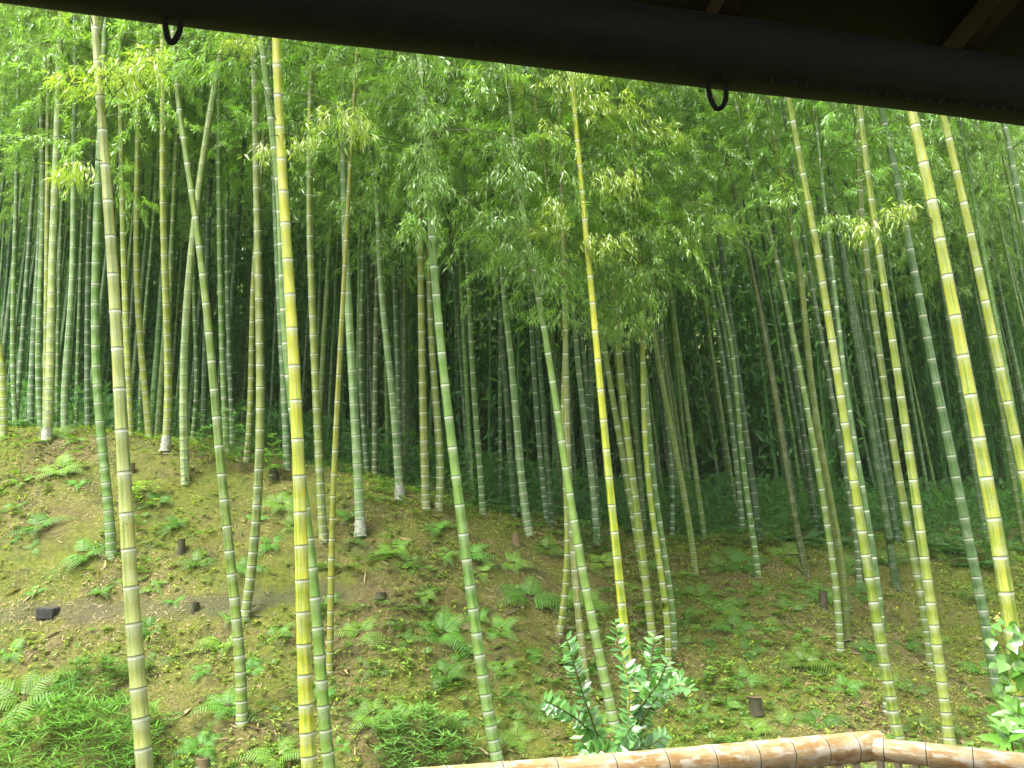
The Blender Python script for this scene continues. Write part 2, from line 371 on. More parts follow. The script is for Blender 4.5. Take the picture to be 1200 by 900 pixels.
def crown(mb, cx, rad, s0, s1, dens=1.0, blen=1.5, leafL=.10, seed=0, low_sparse=True, step=.27):
    g = np.random.default_rng(seed)
    LP, LD, LN, LL = [], [], [], []
    s = s0; az = g.uniform(0, 6.28)
    while s < s1:
        t = (s - s0) / max(s1 - s0, .1)
        P0 = cx(np.array([s]))[0]; az += 3.14 + g.normal(0, .5)
        for b in range(2):
            if low_sparse and t < .12 and g.random() < .35: continue
            a = az + (b - .5) * g.uniform(.5, 1.2)
            Lb = blen * (1.0 - .65 * t) * g.uniform(.65, 1.15) * (0.75 + .25 * min(1, t / .15))
            el = g.uniform(.35, .85)
            n = 6; u = np.linspace(0, 1, n)
            hor = Lb * (u * math.cos(el) + .25 * u * u); ver = Lb * (math.sin(el) * u - g.uniform(.55, .85) * u * u)
            BP = P0 + np.stack([np.cos(a) * hor, np.sin(a) * hor, ver], 1) + g.normal(0, .015, (n, 3)) * u[:, None]
            tube(mb, BP, np.linspace(.006, .0018, n), 3, 1, cap=False)
            ns = max(3, int(8 * dens * g.uniform(.8, 1.2)))
            for q in range(ns):
                f = .18 + .82 * (q + g.random()) / ns
                k = min(n - 2, int(f * (n - 1))); ff = f * (n - 1) - k
                SP = BP[k] * (1 - ff) + BP[k + 1] * ff; bd = nrm(BP[k + 1] - BP[k])
                td = nrm(bd + g.normal(0, .75, 3) + np.array([0, 0, -.15])); tl = g.uniform(.18, .48) * (1 - .3 * t)
                m = 4; w = np.linspace(0, 1, m)
                TP = SP + td * (tl * w)[:, None] + np.array([0, 0, -1.0]) * (.35 * tl * w * w)[:, None]
                tube(mb, TP, np.linspace(.0022, .001, m), 3, 1, cap=False)
                nc = g.integers(8, 13)
                for c in range(nc):
                    w0 = .25 + .75 * (c + .5) / nc; C = SP + td * tl * w0 + np.array([0, 0, -.35 * tl * w0 * w0])
                    nl = g.integers(3, 6)
                    LP.append(C + g.normal(0, .012, (nl, 3)))
                    LD.append(td * .7 + g.normal(0, .55, (nl, 3)) + np.array([0, 0, -.55])); LN.append(np.array([0, 0, 1.0]) + g.normal(0, .45, (nl, 3)))
                    LL.append(g.uniform(.7, 1.2, nl))
        s += step * g.uniform(.85, 1.2)
    if LP:
        LL = np.concatenate(LL) * leafL
        leaves(mb, np.concatenate(LP), np.concatenate(LD), np.concatenate(LN), LL, LL * .16)

def spray(mb, A, C, rx, rz, n, leafL, seed=0):
    """a leafy side branch from point A on a culm, its drooping twigs filling an ellipsoid about C"""
    g = np.random.default_rng(seed)
    out = nrm((C - A) * np.array([1, 1, 0]) + 1e-6); E0 = C + out * rx * .8 + np.array([0, 0, -.2 * rz])
    mid = (A + C) / 2 + np.array([0, 0, .9 * rz + .10 * np.linalg.norm(C - A)])
    u = np.linspace(0, 1, 14)[:, None]; B = A * (1 - u) ** 2 + 2 * mid * u * (1 - u) + E0 * u * u
    tube(mb, B, np.linspace(.005, .0015, 14), 4, 1, cap=False)
    LP, LD, LL = [], [], []
    for k in range(n):
        v = g.uniform(-1, 1, 3)
        while np.linalg.norm(v) > 1: v = g.uniform(-1, 1, 3)
        E = C + v * np.array([rx, rx * .7, rz]); E[2] -= .35 * rz * v[0] ** 2
        S = B[np.argmin(np.linalg.norm(B - E, axis=1))]; S = B[max(0, np.argmin(np.linalg.norm(B - E, axis=1)) - 1)]
        w = np.linspace(0, 1, 5)[:, None]; top = (S + E) / 2 + np.array([0, 0, .35 * np.linalg.norm(E - S)])
        Q = S * (1 - w) ** 2 + 2 * top * w * (1 - w) + E * w * w
        tube(mb, Q, np.linspace(.0018, .0009, 5), 3, 1, cap=False)
        td = nrm(Q[-1] - Q[-2] + 1e-6)
        for w0 in (2, 3, 4):
            nl = g.integers(3, 6)
            LP.append(Q[w0] + g.normal(0, .018, (nl, 3)))
            LD.append(td * .45 + out * .25 + g.normal(0, .5, (nl, 3)) + np.array([0, 0, -.75])); LL.append(g.uniform(.7, 1.2, nl))
    LL = np.concatenate(LL) * leafL
    leaves(mb, np.concatenate(LP), np.concatenate(LD), np.array([0, 0, 1.0]) + g.normal(0, .5, (len(LL), 3)), LL, LL * .16)

# traced culms: colour, px width at foot, px width at top of trace, depth (None: from the foot's place on the bank), py where leaves start, trace top -> foot, label
T = []
def t(short, label, colr, wb, wt, Y, leaf_py, pts, **kw): T.append(dict(short=short, label=label, col=colr, wb=wb, wt=wt, Y=Y, lp=leaf_py, pts=pts, **kw))
t('the beige bamboo', 'thick beige weathered bamboo, paler down its left side, the stoutest in the left foreground', 'beige', 20, 8, 6.0, -60,
  [(108, -60), (112, 43), (117, 97), (119, 143), (123, 190), (126, 237), (130, 287), (133, 335), (137, 383), (139, 435), (142, 483), (145, 533), (147, 583), (149, 632), (152, 679), (156, 727), (160, 773), (164, 818), (167, 863), (169, 900)])
t('the ringed green bamboo', 'green bamboo with close white rings, foot on the bank beside the thick beige bamboo', 'green', 11.5, 8, None, 190,
  [(118, 150), (115, 227), (112, 300), (112, 360), (113, 423), (115, 467), (118, 510), (122, 547), (126, 580), (130, 652)])
t('', 'light green bamboo half hidden behind the right edge of the thick beige bamboo', 'ygreen', 8, 6, 11.9, 150, [(141, 100), (142, 167), (145, 300), (147, 367), (150, 433), (152, 500)])
t('', 'pale yellow-green bamboo with a whitish mossy foot at the crest, a fern frond beside it', 'pale', 10.5, 7, None, 90, [(72, 10), (68, 117), (65, 200), (63, 293), (61, 300), (59, 400), (57, 485), (54, 519)], colx=(.34, .40, .14))
t('', 'thin yellow bamboo touching the left side of the culm with the whitish foot', 'ygreen', 6, 5, 12.4, 130, [(58, 60), (57, 127), (55, 233), (55, 317), (53, 487)])
t('', "pale green bamboo bending left at its foot, next right of the white-footed crest culm", 'pale', 8, 6, 12.2, 150, [(88, 60), (87, 157), (86, 233), (86, 300), (83, 350), (80, 400), (77, 440), (76, 500)])
t('', 'bluish green bamboo leaning right, next left of the thin yellow culm at the crest', 'blue', 7.5, 6, 13.2, 180, [(49, 210), (45, 300), (42, 367), (37, 433), (36, 493)])
t('', 'mid green bamboo close behind and left of the thin yellow crest culm', 'green', 7, 6, 12.9, 200, [(50, 210), (48, 317), (45, 433), (47, 487)])
t('', 'bluish bamboo leaning furthest to the right of the far left culms', 'blue', 6.5, 5, 14.0, 200, [(36, 260), (32, 317), (25, 417), (20, 473)])
t('', 'slim green bamboo second from the left edge, rising straight', 'green', 6, 5, 13.5, 170, [(20, 187), (17, 300), (15, 417), (18, 493)])
t('', 'yellow bamboo with a bowed foot at the left edge of the view', 'ygreen', 8, 7, None, 60, [(-30, 200), (-14, 330), (0, 417), (3, 450), (5, 490), (4, 514)])
t('', 'light green bamboo bending right at its foot, first clear culm right of the beige one', 'ygreen', 8, 6, 12.1, 130, [(163, 60), (162, 123), (160, 233), (160, 300), (162, 360), (165, 413), (170, 457), (174, 507)])
t('', 'very slim green bamboo between the bent pale crest culm and the ringed green one', 'green', 5, 4, 14.5, 200, [(95, 300), (92, 393), (89, 500)])
t('', 'dull bluish bamboo just left of the ringed green one, in shade', 'blue', 7, 5, 13.8, 200, [(107, 213), (103, 333), (103, 500)])
t('', "straight olive bamboo, pale foot on the crest, next left of the right-leaning pale one", 'ygreen', 9.5, 7, None, 110, [(190, 40), (191, 127), (191, 233), (193, 300), (195, 367), (197, 433), (196, 500), (194, 527)])
t('', 'slim bamboo peeping out behind the straight olive crest culm with the pale foot', 'olive', 5.5, 4.5, 13.0, 140, [(210, 100), (208, 143), (202, 267), (199, 357), (197, 450)])
t('the right-leaning pale bamboo', 'pale bamboo without white rings, its top leaning clearly to the right', 'pale', 10, 7, None, 40, [(272, 0), (265, 32), (252, 100), (240, 167), (232, 233), (225, 293), (218, 367), (215, 450), (216, 517), (217, 566)], colx=(.36, .42, .17), rings=.3)
t('the left-leaning green bamboo', 'olive green white-ringed bamboo leaning left, crossing in front of the pale right-leaning one', 'green', 12.5, 6, None, 60, [(205, 67), (213, 153), (220, 187), (227, 240), (233, 293), (242, 360), (248, 427), (254, 490), (259, 540), (263, 583), (266, 633), (272, 682), (278, 727), (281, 770), (283, 808), (283, 847)], colx=(.19, .26, .045))
t('the straight olive bamboo', 'straight olive bamboo curving left at its foot, just left of the bright yellow front bamboo', 'olive', 11, 8, None, 70, [(297, 60), (299, 120), (300, 200), (303, 300), (304, 400), (304, 500), (303, 593), (298, 623), (293, 673), (289, 707), (287, 725)], colx=(.24, .28, .07))
t('the bright yellow bamboo', 'bright yellow front bamboo with broad white rings, tallest left of the centre', 'yellow', 18, 9.5, 6.6, -60, [(322, -60), (324, 40), (325, 113), (328, 160), (332, 207), (334, 253), (337, 298), (339, 350), (343, 400), (346, 450), (349, 500), (350, 548), (352, 597), (352, 643), (354, 690), (356, 737), (357, 782), (359, 827), (361, 871), (362, 900)])
t('the green bamboo beside it', 'fresh green bamboo that comes out from behind the bright yellow one towards its foot', 'green', 14.5, 8, 7.1, 60, [(322, 180), (330, 300), (336, 400), (343, 480), (350, 550), (357, 590), (362, 620), (366, 663), (369, 705), (372, 744), (375, 783), (379, 820), (382, 857), (385, 893)], colx=(.20, .32, .06))
t('', 'bluish green bamboo ending at the crest just left of the bright yellow one', 'blue', 9, 7, 11.8, 160, [(322, 220), (325, 300), (330, 400), (333, 467), (336, 533)])
t('', 'olive bamboo rising behind the bright yellow front one, between it and the thin leaning culm', 'olive', 10, 7, None, 100, [(366, 60), (365, 83), (363, 150), (363, 233), (363, 293), (364, 317), (367, 367), (369, 433), (371, 490), (373, 527), (377, 587), (379, 634)], colx=(.25, .29, .06))
t('the thin leaning bamboo', 'thin yellow-green bamboo leaning right with dark rings, foot halfway down the bank', 'olive', 8, 5, None, 220, [(410, 200), (404, 317), (400, 383), (397, 440), (394, 500), (392, 560), (390, 597), (388, 633), (388, 700), (387, 757), (386, 788)], colx=(.32, .32, .04), rings=.45)
t('the pale-footed bamboo', 'pale grey-green bamboo with crowded white rings ending in a pale foot mid bank', 'pale', 11.5, 7, None, 110, [(403, 60), (402, 133), (403, 200), (404, 260), (405, 297), (408, 340), (409, 383), (413, 433), (415, 473), (417, 517), (419, 560), (422, 597), (422, 627)])
t('', 'pale green bamboo leaning left, its pale foot standing at the brow of the bank', 'pale', 10, 6, None, 240, [(438, 200), (443, 247), (445, 317), (448, 350), (452, 390), (457, 433), (460, 470), (464, 510), (467, 550), (469, 585)])
t('', 'faint bluish bamboo right behind the pale grey-green one with crowded rings', 'blue', 6.5, 5, 14, 240, [(426, 250), (425, 317), (423, 433), (426, 500)])
t('', 'slim dark olive bamboo standing alone in the gap left of the leaning pale brow bamboo', 'olive', 6.5, 5, 13.6, 260, [(442, 300), (440, 417), (439, 500), (439, 573)], colx=(.15, .19, .05))
t('', 'straight olive yellow bamboo at the brow, left of the pair with the bowed foot', 'olive', 10, 7, None, 200, [(492, 120), (493, 200), (493, 300), (493, 367), (495, 433), (497, 500), (499, 596)], colx=(.25, .27, .045))
t('', 'brownish bamboo with a bowed foot at the brow of the bank', 'straw', 9.5, 5.5, None, 140, [(516, 30), (513, 73), (508, 133), (506, 200), (503, 293), (505, 367), (507, 433), (511, 483), (515, 527), (517, 567), (513, 598)], colx=(.24, .29, .06))
t('the ringed green middle bamboo', "fresh green sharp-ringed bamboo leaning left, foot behind the left end of the rail", 'green', 13.5, 7, None, 230, [(490, 60), (500, 167), (508, 300), (513, 367), (518, 427), (523, 460), (530, 517), (535, 567), (540, 603), (545, 643), (551, 687), (557, 733), (563, 777), (569, 813), (575, 847), (581, 883), (583, 893)], colx=(.20, .33, .07), ringx=.95)
t('', 'slim ringed green bamboo standing at the edge of shade right of the sharp-ringed one', 'green', 7.5, 5, 12.2, 260, [(546, 250), (548, 307), (550, 360), (552, 400), (556, 457), (558, 500), (562, 540), (566, 603)])
t('', 'pale ringed bamboo with its foot on the brow above the bare middle of the bank', 'pale', 10, 6, None, 250, [(584, 260), (588, 317), (595, 383), (598, 423), (602, 450), (605, 493), (610, 547), (615, 593), (620, 626)])
t('', 'thread-thin bamboo standing close on the left of the pale ringed brow bamboo', 'blue', 4.5, 4, 15.5, 280, [(588, 280), (587, 333), (586, 500), (587, 600)])
t('the green bamboo behind the shrub', 'fresh green bamboo with white rings running down behind the left of the glossy shrub', 'green', 12, 5, None, 280, [(604, 180), (610, 233), (623, 307), (631, 342), (636, 378), (642, 413), (648, 450), (653, 487), (659, 522), (664, 557), (669, 590), (675, 622), (681, 657), (687, 688), (693, 721), (699, 752), (706, 782), (711, 810), (715, 830), (722, 856)], colx=(.22, .34, .07), ringx=.95)
t('the straw bamboo', 'straw-coloured dead-looking bamboo standing between two green and yellow leaning ones', 'straw', 8.5, 6, None, 330, [(660, 270), (662, 357), (663, 400), (663, 467), (665, 500), (667, 540), (669, 600), (671, 643), (674, 675), (677, 707), (680, 738), (684, 775), (688, 806)])
t('', 'yellow-brown bamboo with its foot bowed left, beside the straw-coloured one', 'straw', 8, 6, None, 330, [(659, 330), (661, 450), (662, 540), (664, 600), (665, 650), (663, 690), (659, 717), (656, 743)], colx=(.28, .31, .04))
t('the deep yellow bamboo', 'deep yellow slender bamboo ending behind the middle of the glossy shrub', 'yellow', 11, 5.5, None, 60, [(668, 60), (672, 103), (674, 140), (678, 172), (681, 208), (684, 247), (687, 283), (691, 320), (694, 357), (698, 394), (702, 432), (706, 472), (709, 513), (713, 553), (717, 593), (721, 633), (724, 671), (728, 708), (733, 745), (736, 782), (740, 817), (743, 847), (744, 879)], colx=(.46, .46, .03), below=2)
t('', 'olive bamboo slanting down between the deep yellow one and the yellow-green one behind', 'olive', 8, 6, 11.3, 300, [(692, 300), (703, 373), (713, 440), (722, 493), (732, 547), (740, 593), (748, 640)])
t('the yellow-green bamboo', 'yellow-green bamboo with foot above the right twigs of the glossy shrub', 'ygreen', 9.5, 7, None, 340, [(716, 320), (725, 410), (730, 460), (733, 500), (740, 543), (745, 587), (747, 603), (752, 643), (756, 677), (760, 707), (763, 733), (765, 748)], colx=(.29, .35, .04))
t('', 'thin mustard bamboo in the middle of the close trio right of the deep yellow one', 'ygreen', 7.5, 6, None, 340, [(750, 330), (753, 417), (755, 487), (759, 547), (762, 593), (767, 617), (772, 650), (776, 680), (780, 717), (783, 753), (783, 780)], colx=(.27, .33, .03))
t('', "thin ringed green bamboo, rightmost of the close trio beside the deep yellow one", 'green', 7, 5, None, 350, [(750, 380), (757, 460), (762, 520), (767, 567), (773, 610), (778, 643), (783, 677), (787, 707), (790, 743), (790, 760)])
t('the ringless slanting bamboo', 'ringless olive bamboo slanting strongly, its foot alone at the edge of the shade', 'olive', 7.5, 5, None, 330, [(742, 260), (755, 320), (763, 373), (773, 433), (782, 480), (790, 520), (797, 557), (804, 593), (815, 672)], colx=(.20, .26, .045), rings=.2)
t('', 'bluish thin bamboo crossing behind the ringless slanting one', 'blue', 5.5, 4.5, 14, 320, [(776, 420), (782, 500), (787, 553), (788, 593)])
t('', "pale bluish brow bamboo seen between the leaning green and deep yellow ones", 'pale', 8, 6, None, 320, [(672, 340), (677, 410), (680, 460), (687, 507), (692, 547), (697, 593), (700, 641)], colx=(.19, .28, .13))
t('', 'bluish bamboo in shade just left of the green one that leans behind the shrub', 'blue', 6.5, 5, 13.5, 320, [(621, 350), (625, 417), (628, 487), (634, 533), (639, 597)])
t('', "green bamboo with a thin foot standing alone on the shaded right bank", 'green', 7, 5, None, 350, [(848, 360), (857, 407), (862, 450), (865, 490), (870, 527), (875, 583), (880, 610), (883, 633), (889, 677)])
t('', 'bluish bamboo close to the left of the thin-footed green one on the right bank', 'blue', 6.5, 5, 14, 340, [(840, 380), (848, 433), (857, 493), (863, 553), (868, 597)])
t('the ringed shade bamboo', 'ringed green bamboo leaning with a ringless darker twin, in the shaded right bank', 'green', 8.5, 5, None, 280, [(896, 250), (908, 300), (920, 347), (930, 397), (940, 447), (948, 493), (957, 543), (965, 587), (968, 607), (972, 630), (975, 650), (979, 688), (982, 725), (985, 762)], colx=(.17, .25, .05))
t('', 'ringless dark olive bamboo, right-hand twin of the ringed one in the shaded right bank', 'olive', 9.5, 7, None, 300, [(930, 280), (937, 317), (943, 383), (952, 450), (960, 517), (968, 567), (975, 597), (980, 617), (986, 667), (990, 700), (993, 748)], colx=(.17, .21, .03), rings=.1)
t('the yellow right bamboo', 'yellow-green bamboo with neat white rings, its foot behind the corner of the rail', 'ygreen', 13, 6, None, 110, [(915, 60), (922, 113), (932, 150), (938, 187), (943, 220), (950, 257), (958, 293), (965, 335), (971, 375), (977, 414), (983, 452), (989, 490), (995, 528), (1001, 564), (1006, 597), (1012, 635), (1018, 669), (1023, 703), (1029, 736), (1035, 768), (1040, 798), (1046, 827), (1051, 854), (1054, 874)], colx=(.29, .33, .045))
t('', 'thin bluish bamboo hiding along the right side of the neat-ringed yellow-green one', 'blue', 6, 5, None, 300, [(985, 400), (1003, 520), (1015, 600), (1025, 660), (1032, 700), (1037, 770), (1038, 834)])
t('', 'olive bamboo fading into shade left of the ringed yellow-green one above the thin rail', 'olive', 9.5, 7, None, 250, [(1008, 230), (1015, 300), (1022, 360), (1028, 400), (1035, 443), (1042, 487), (1048, 527), (1053, 553), (1058, 593), (1062, 610), (1070, 650), (1078, 690), (1085, 733), (1092, 785)], colx=(.20, .25, .045))
t('the ringed bamboo above the rail', 'yellow-green closely ringed bamboo ending just above the thin right rail', 'ygreen', 12.5, 6, None, 150, [(1008, 130), (1015, 187), (1020, 227), (1027, 267), (1030, 307), (1040, 360), (1044, 388), (1050, 427), (1055, 457), (1060, 490), (1065, 523), (1069, 557), (1074, 590), (1078, 621), (1083, 652), (1087, 682), (1091, 710), (1095, 738), (1099, 765), (1103, 791), (1106, 815), (1109, 839), (1111, 862), (1113, 876)], colx=(.31, .36, .06))
t('the blue-green bamboo', 'thick blue-green bamboo just left of the stout yellow one that carries the vine', 'blue', 12, 7, None, 130, [(1024, 90), (1033, 133), (1043, 177), (1052, 213), (1058, 247), (1065, 293), (1072, 317), (1078, 357), (1084, 387), (1091, 417), (1097, 446), (1103, 475), (1108, 504), (1114, 533), (1119, 561), (1125, 587), (1130, 613), (1137, 640), (1143, 665), (1147, 689), (1151, 712), (1155, 735), (1162, 775), (1170, 815)])
t('the stout yellow bamboo', 'stout pale yellow bamboo with a heart-leaved vine at its foot', 'yellow', 19, 9.5, 5.9, -60, [(1030, -40), (1052, 60), (1069, 132), (1074, 156), (1086, 209), (1097, 261), (1104, 297), (1108, 312), (1118, 363), (1128, 414), (1137, 464), (1147, 515), (1157, 566), (1162, 597), (1166, 616), (1175, 667), (1183, 718), (1188, 770), (1193, 797)], colx=(.38, .39, .06))
t('', 'yellow bamboo leaving the picture at the right edge, beside the stout yellow one', 'yellow', 13, 7, 7.0, -40, [(1068, -20), (1086, 60), (1106, 137), (1109, 152), (1122, 206), (1134, 261), (1143, 297), (1146, 316), (1159, 373), (1172, 431), (1185, 489), (1197, 547), (1212, 620)], colx=(.34, .36, .055))
t('', 'dull bluish bamboo at the right edge, behind the two stout yellow ones', 'blue', 9, 6, 10.5, 220, [(1172, 120), (1180, 160), (1190, 213), (1197, 247), (1212, 330)])
t('', 'ringless dark bamboo slanting down to the shaded right bank above the low ferns', 'olive', 7.5, 5, None, 330, [(875, 290), (883, 330), (895, 383), (900, 417), (910, 483), (920, 533), (928, 583), (930, 607), (940, 650), (945, 675)], colx=(.13, .16, .035), rings=.15)
t('', 'dark ringless bamboo in the gap right of the neat-ringed yellow-green one', 'dark', 9, 7, None, 330, [(990, 320), (1000, 383), (1013, 460), (1023, 517), (1033, 583), (1043, 633), (1050, 690)], rings=.15)
t('', 'dark ringed bamboo showing along the left side of the neat-ringed yellow-green one', 'dark', 6.5, 5, None, 330, [(945, 300), (955, 357), (963, 400), (975, 467), (987, 533), (995, 583), (1000, 607), (1005, 650), (1007, 682)], colx=(.10, .17, .06))
t('', 'faint bluish bamboo behind the pale bluish brow bamboo', 'blue', 5.5, 5, 14.5, 330, [(680, 340), (683, 407), (690, 473), (695, 533), (700, 590)])
t('', 'faint bluish bamboo behind the leaning pale brow bamboo, to its right', 'blue', 6.5, 5, 14, 280, [(462, 280), (463, 350), (467, 467), (468, 560)])
t('', 'green bamboo seen through the sapling leaves behind the left-leaning olive green one', 'green', 7, 6, 12.6, 170, [(256, 100), (257, 160), (257, 300), (260, 400), (263, 467), (265, 520)])
t('', 'bluish bamboo next to the green one in the sapling leaves, on its right', 'blue', 6, 5, 13.5, 200, [(266, 240), (266, 300), (267, 367), (270, 450), (272, 510)])
t('', 'slim green bamboo in the gap between the pale right-leaning and olive left-leaning culms', 'green', 5.5, 4.5, 13.8, 220, [(227, 300), (228, 367), (230, 433), (227, 500)])
t('', 'mustard bamboo leaning behind the straight olive one, foot at the crest by the stump', 'olive', 7.5, 6, 11.9, 180, [(299, 300), (295, 400), (292, 500), (290, 527)], colx=(.25, .28, .04))
t('', 'thread-thin leaning bamboo meeting the light green bent-footed culm', 'green', 4.5, 4, 14.2, 220, [(178, 280), (175, 317), (170, 367), (166, 430), (164, 500)])
t('', 'thread-thin green bamboo right of the white-footed crest culm', 'green', 4.5, 4, 14.6, 220, [(72, 260), (70, 317), (68, 400), (67, 490)])

LAND = []
BASES = []
FOL = {'yellow': (.36, .50, .07), 'ygreen': (.27, .47, .065), 'green': (.25, .45, .095), 'pale': (.26, .46, .10), 'blue': (.23, .44, .10), 'beige': (.36, .50, .06),
       'olive': (.21, .43, .06), 'dark': (.17, .38, .06), 'straw': (.22, .43, .06)}
SPRAYS = {  # bamboo short name -> list of (anchor py on the culm, centre px, py, rx px, rz px, twigs, leaf length)
    'the beige bamboo': [(143, 150, 88, 52, 26, 42, .085), (143, 85, 92, 28, 14, 14, .085), (97, 175, 70, 24, 20, 14, .085), (190, 85, 205, 26, 14, 16, .085)],
    'the bright yellow bamboo': [(160, 285, 45, 26, 18, 14, .085), (160, 352, 172, 20, 14, 10, .085), (160, 305, 180, 22, 12, 10, .085), (113, 400, 148, 42, 24, 34, .085)],
    'the deep yellow bamboo': [(172, 722, 128, 46, 24, 44, .085), (208, 724, 215, 38, 20, 40, .085), (208, 650, 155, 24, 20, 18, .085), (247, 650, 245, 18, 16, 14, .085), (283, 715, 290, 40, 18, 34, .085), (320, 640, 265, 34, 22, 26, .085), (172, 780, 150, 26, 18, 16, .085), (103, 660, 100, 34, 16, 22, .085), (140, 690, 118, 24, 14, 14, .085), (103, 690, 88, 30, 12, 16, .085)],
    'the yellow right bamboo': [(257, 990, 268, 34, 18, 20, .085), (293, 925, 225, 28, 18, 14, .09)],
    'the stout yellow bamboo': [(261, 1050, 250, 24, 14, 14, .085), (261, 1010, 268, 22, 12, 12, .085)],
}
def curve_from(pts3, top_extra_slope=None):
    P = np.array(pts3); z = P[:, 2]
    o = np.argsort(z); P = P[o]; z = P[:, 2]
    deg = min(5 if len(z) >= 8 else 3, len(z) - 1)
    zn = (z - z[0]) / (z[-1] - z[0])
    cx_ = np.polyfit(zn, P[:, 0], deg); d = np.polyder(cx_)
    zs = np.linspace(0, 1, 60); xs = np.polyval(cx_, zs)
    return z[0], z[-1], zs, xs, float(np.polyval(d, .97)), float(np.polyval(d, .03))

for idx, b in enumerate(T):
    pts = b['pts'][::-1]
    if b['Y'] is None:
        foot = ground_hit(*pts[0]); Y = float(foot[1])
    else: Y = b['Y']
    P = [at_depth(x, y, Y) for x, y in pts]
    z0, z1, zs, xs, dtop, dbot = curve_from(P)
    pz = z1 - z0
    slope = np.clip(dtop / pz, -.3, .3); sb = np.clip(dbot / pz, -.3, .3)
    def X(z, z0=z0, z1=z1, zs=zs, xs=xs, slope=slope, sb=sb, pz=pz):
        z = np.asarray(z, float); u = (z - z0) / pz
        v = np.interp(u, zs, xs)
        return np.where(u > 1, xs[-1] + slope * (z - z1), np.where(u < 0, xs[0] + sb * (z - z0), v))
    zb = z0 + .3
    for k in range(400):
        if zb < terrain(float(X(zb)), Y) - .03: break
        zb -= .03
    hgt = max(z1 - zb + 1.0, random.uniform(11.0, 13.0))
    ydrift = random.uniform(-.02, .02)
    def cx(s, X=X, zb=zb, Y=Y, z1=z1, yd=ydrift):
        z = zb + np.asarray(s, float)
        return np.stack([X(z), Y + np.maximum(z - z1, 0) * yd, z], 1)
    sc_px = Y / F / math.cos(PITCH) * 1.0
    rb, rt = b['wb'] * sc_px / 2, b['wt'] * sc_px / 2
    st_ = z1 - zb
    def rad(s, rb=rb, rt=rt, st_=st_, hgt=hgt):
        s = np.asarray(s, float); u = s / st_
        r = (rb + (rt - rb) * np.clip(u, 0, 1) ** .9) * (1 + .16 * np.exp(-s / .07))
        return np.where(s > st_, rt * np.clip(1 - (s - st_) / max(hgt - st_, .1), .12, 1), r)
    root_p = np.array([float(X(zb)), Y, float(terrain(float(X(zb)), Y))])
    root = empty('bamboo', root_p)
    tag(root, b['label'], 'bamboo', 'bamboo culms traced on and behind the bank')
    cmb = MB(); near = Y < 9
    culm_mesh(cmb, cx, hgt, rad, 14 if near else 9, .075, .30 if near else .27, .016 if near else .014)
    if b.get('rings') is not None: cmb.A = [np.where(a > 0, a * b['rings'], a) for a in cmb.A]
    cu = cmb.build('culm', M_CULM, root, origin=root_p)
    base_c = np.array(b.get('colx', COLORS[b['col']])) * random.uniform(.92, 1.08) * .82
    cu.color = (*base_c, 1)
    # foliage
    fmb = MB()
    lp = b['lp'] - (70 if pts[-1][0] > 820 and b['lp'] > 0 else 0); zz = at_depth(600, lp + random.uniform(-25, 25), Y)[2]
    s_leaf = np.clip(zz - zb, 2.5, hgt - 2.5)
    front = lp < 0
    crown(fmb, cx, rad, s_leaf, hgt - .2, .7 if front else 1.0, 1.2 if front else 1.55, .088, 100 + idx)
    for (apy, sx, sy, rx, rz, n, LL) in SPRAYS.get(b['short'], []):
        za = at_depth(600, apy, Y)[2]; A = cx(np.array([za - zb]))[0]
        k = Y / F * 1.05
        spray(fmb, A, at_depth(sx, sy, Y - random.uniform(.1, .4)), rx * k, rz * k, n, LL, 500 + idx + int(sx))
    if b['short'] == 'the beige bamboo':
        for ex, ey in ((86, 8), (132, 12)):
            A = at_depth(115.5, 46, Y); E = at_depth(ex, ey - 40, Y - .1); u_ = np.linspace(0, 1, 6)[:, None]; tube(fmb, A * (1 - u_) + E * u_, np.linspace(.009, .004, 6), 5, 1, cap=False)
    if 'pale foot' in b['label'] or 'whitish mossy foot' in b['label']:
        wf = MB(); S_ = np.linspace(.0, .24, 9) + max(0, root_p[2] - zb) - .03; gg = np.random.default_rng(idx)
        tube(wf, cx(S_), rad(S_) * np.array([1.22, 1.2, 1.12, 1.14, 1.07, 1.1, 1.05, 1.03, 1.01]), 12, 0)
        wf.V[0] += gg.normal(0, .004, wf.V[0].shape); wf.build('pale_foot', M_PALE, root, origin=root_p)
    if not front and 400 < pts[0][0] < 800 and lp >= 100:
        k = Y / F * 1.05
        for q in range(7):
            py_ = lp + 40 - q * random.uniform(26, 40); za = at_depth(600, py_ + 25, Y)[2]
            if za - zb < 2: continue
            A = cx(np.array([za - zb]))[0]; cxp = to_px(A)[0] + random.uniform(-38, 38)
            spray(fmb, A, at_depth(cxp, py_, Y - random.uniform(.25, .7)), random.uniform(26, 46) * k, random.uniform(14, 24) * k, 26, .085, 1500 + idx * 9 + q)
    fo = fmb.build('foliage', [M_LEAF, M_TWIG], root, smooth=False, origin=root_p)
    fc = np.array(FOL[b['col']]) * random.uniform(.85, 1.15); fo.color = (*fc, 1)
    if b['short']: LAND.append((b['short'], [(x, y) for x, y in b['pts']]))
    BASES.append((root_p[0], Y))

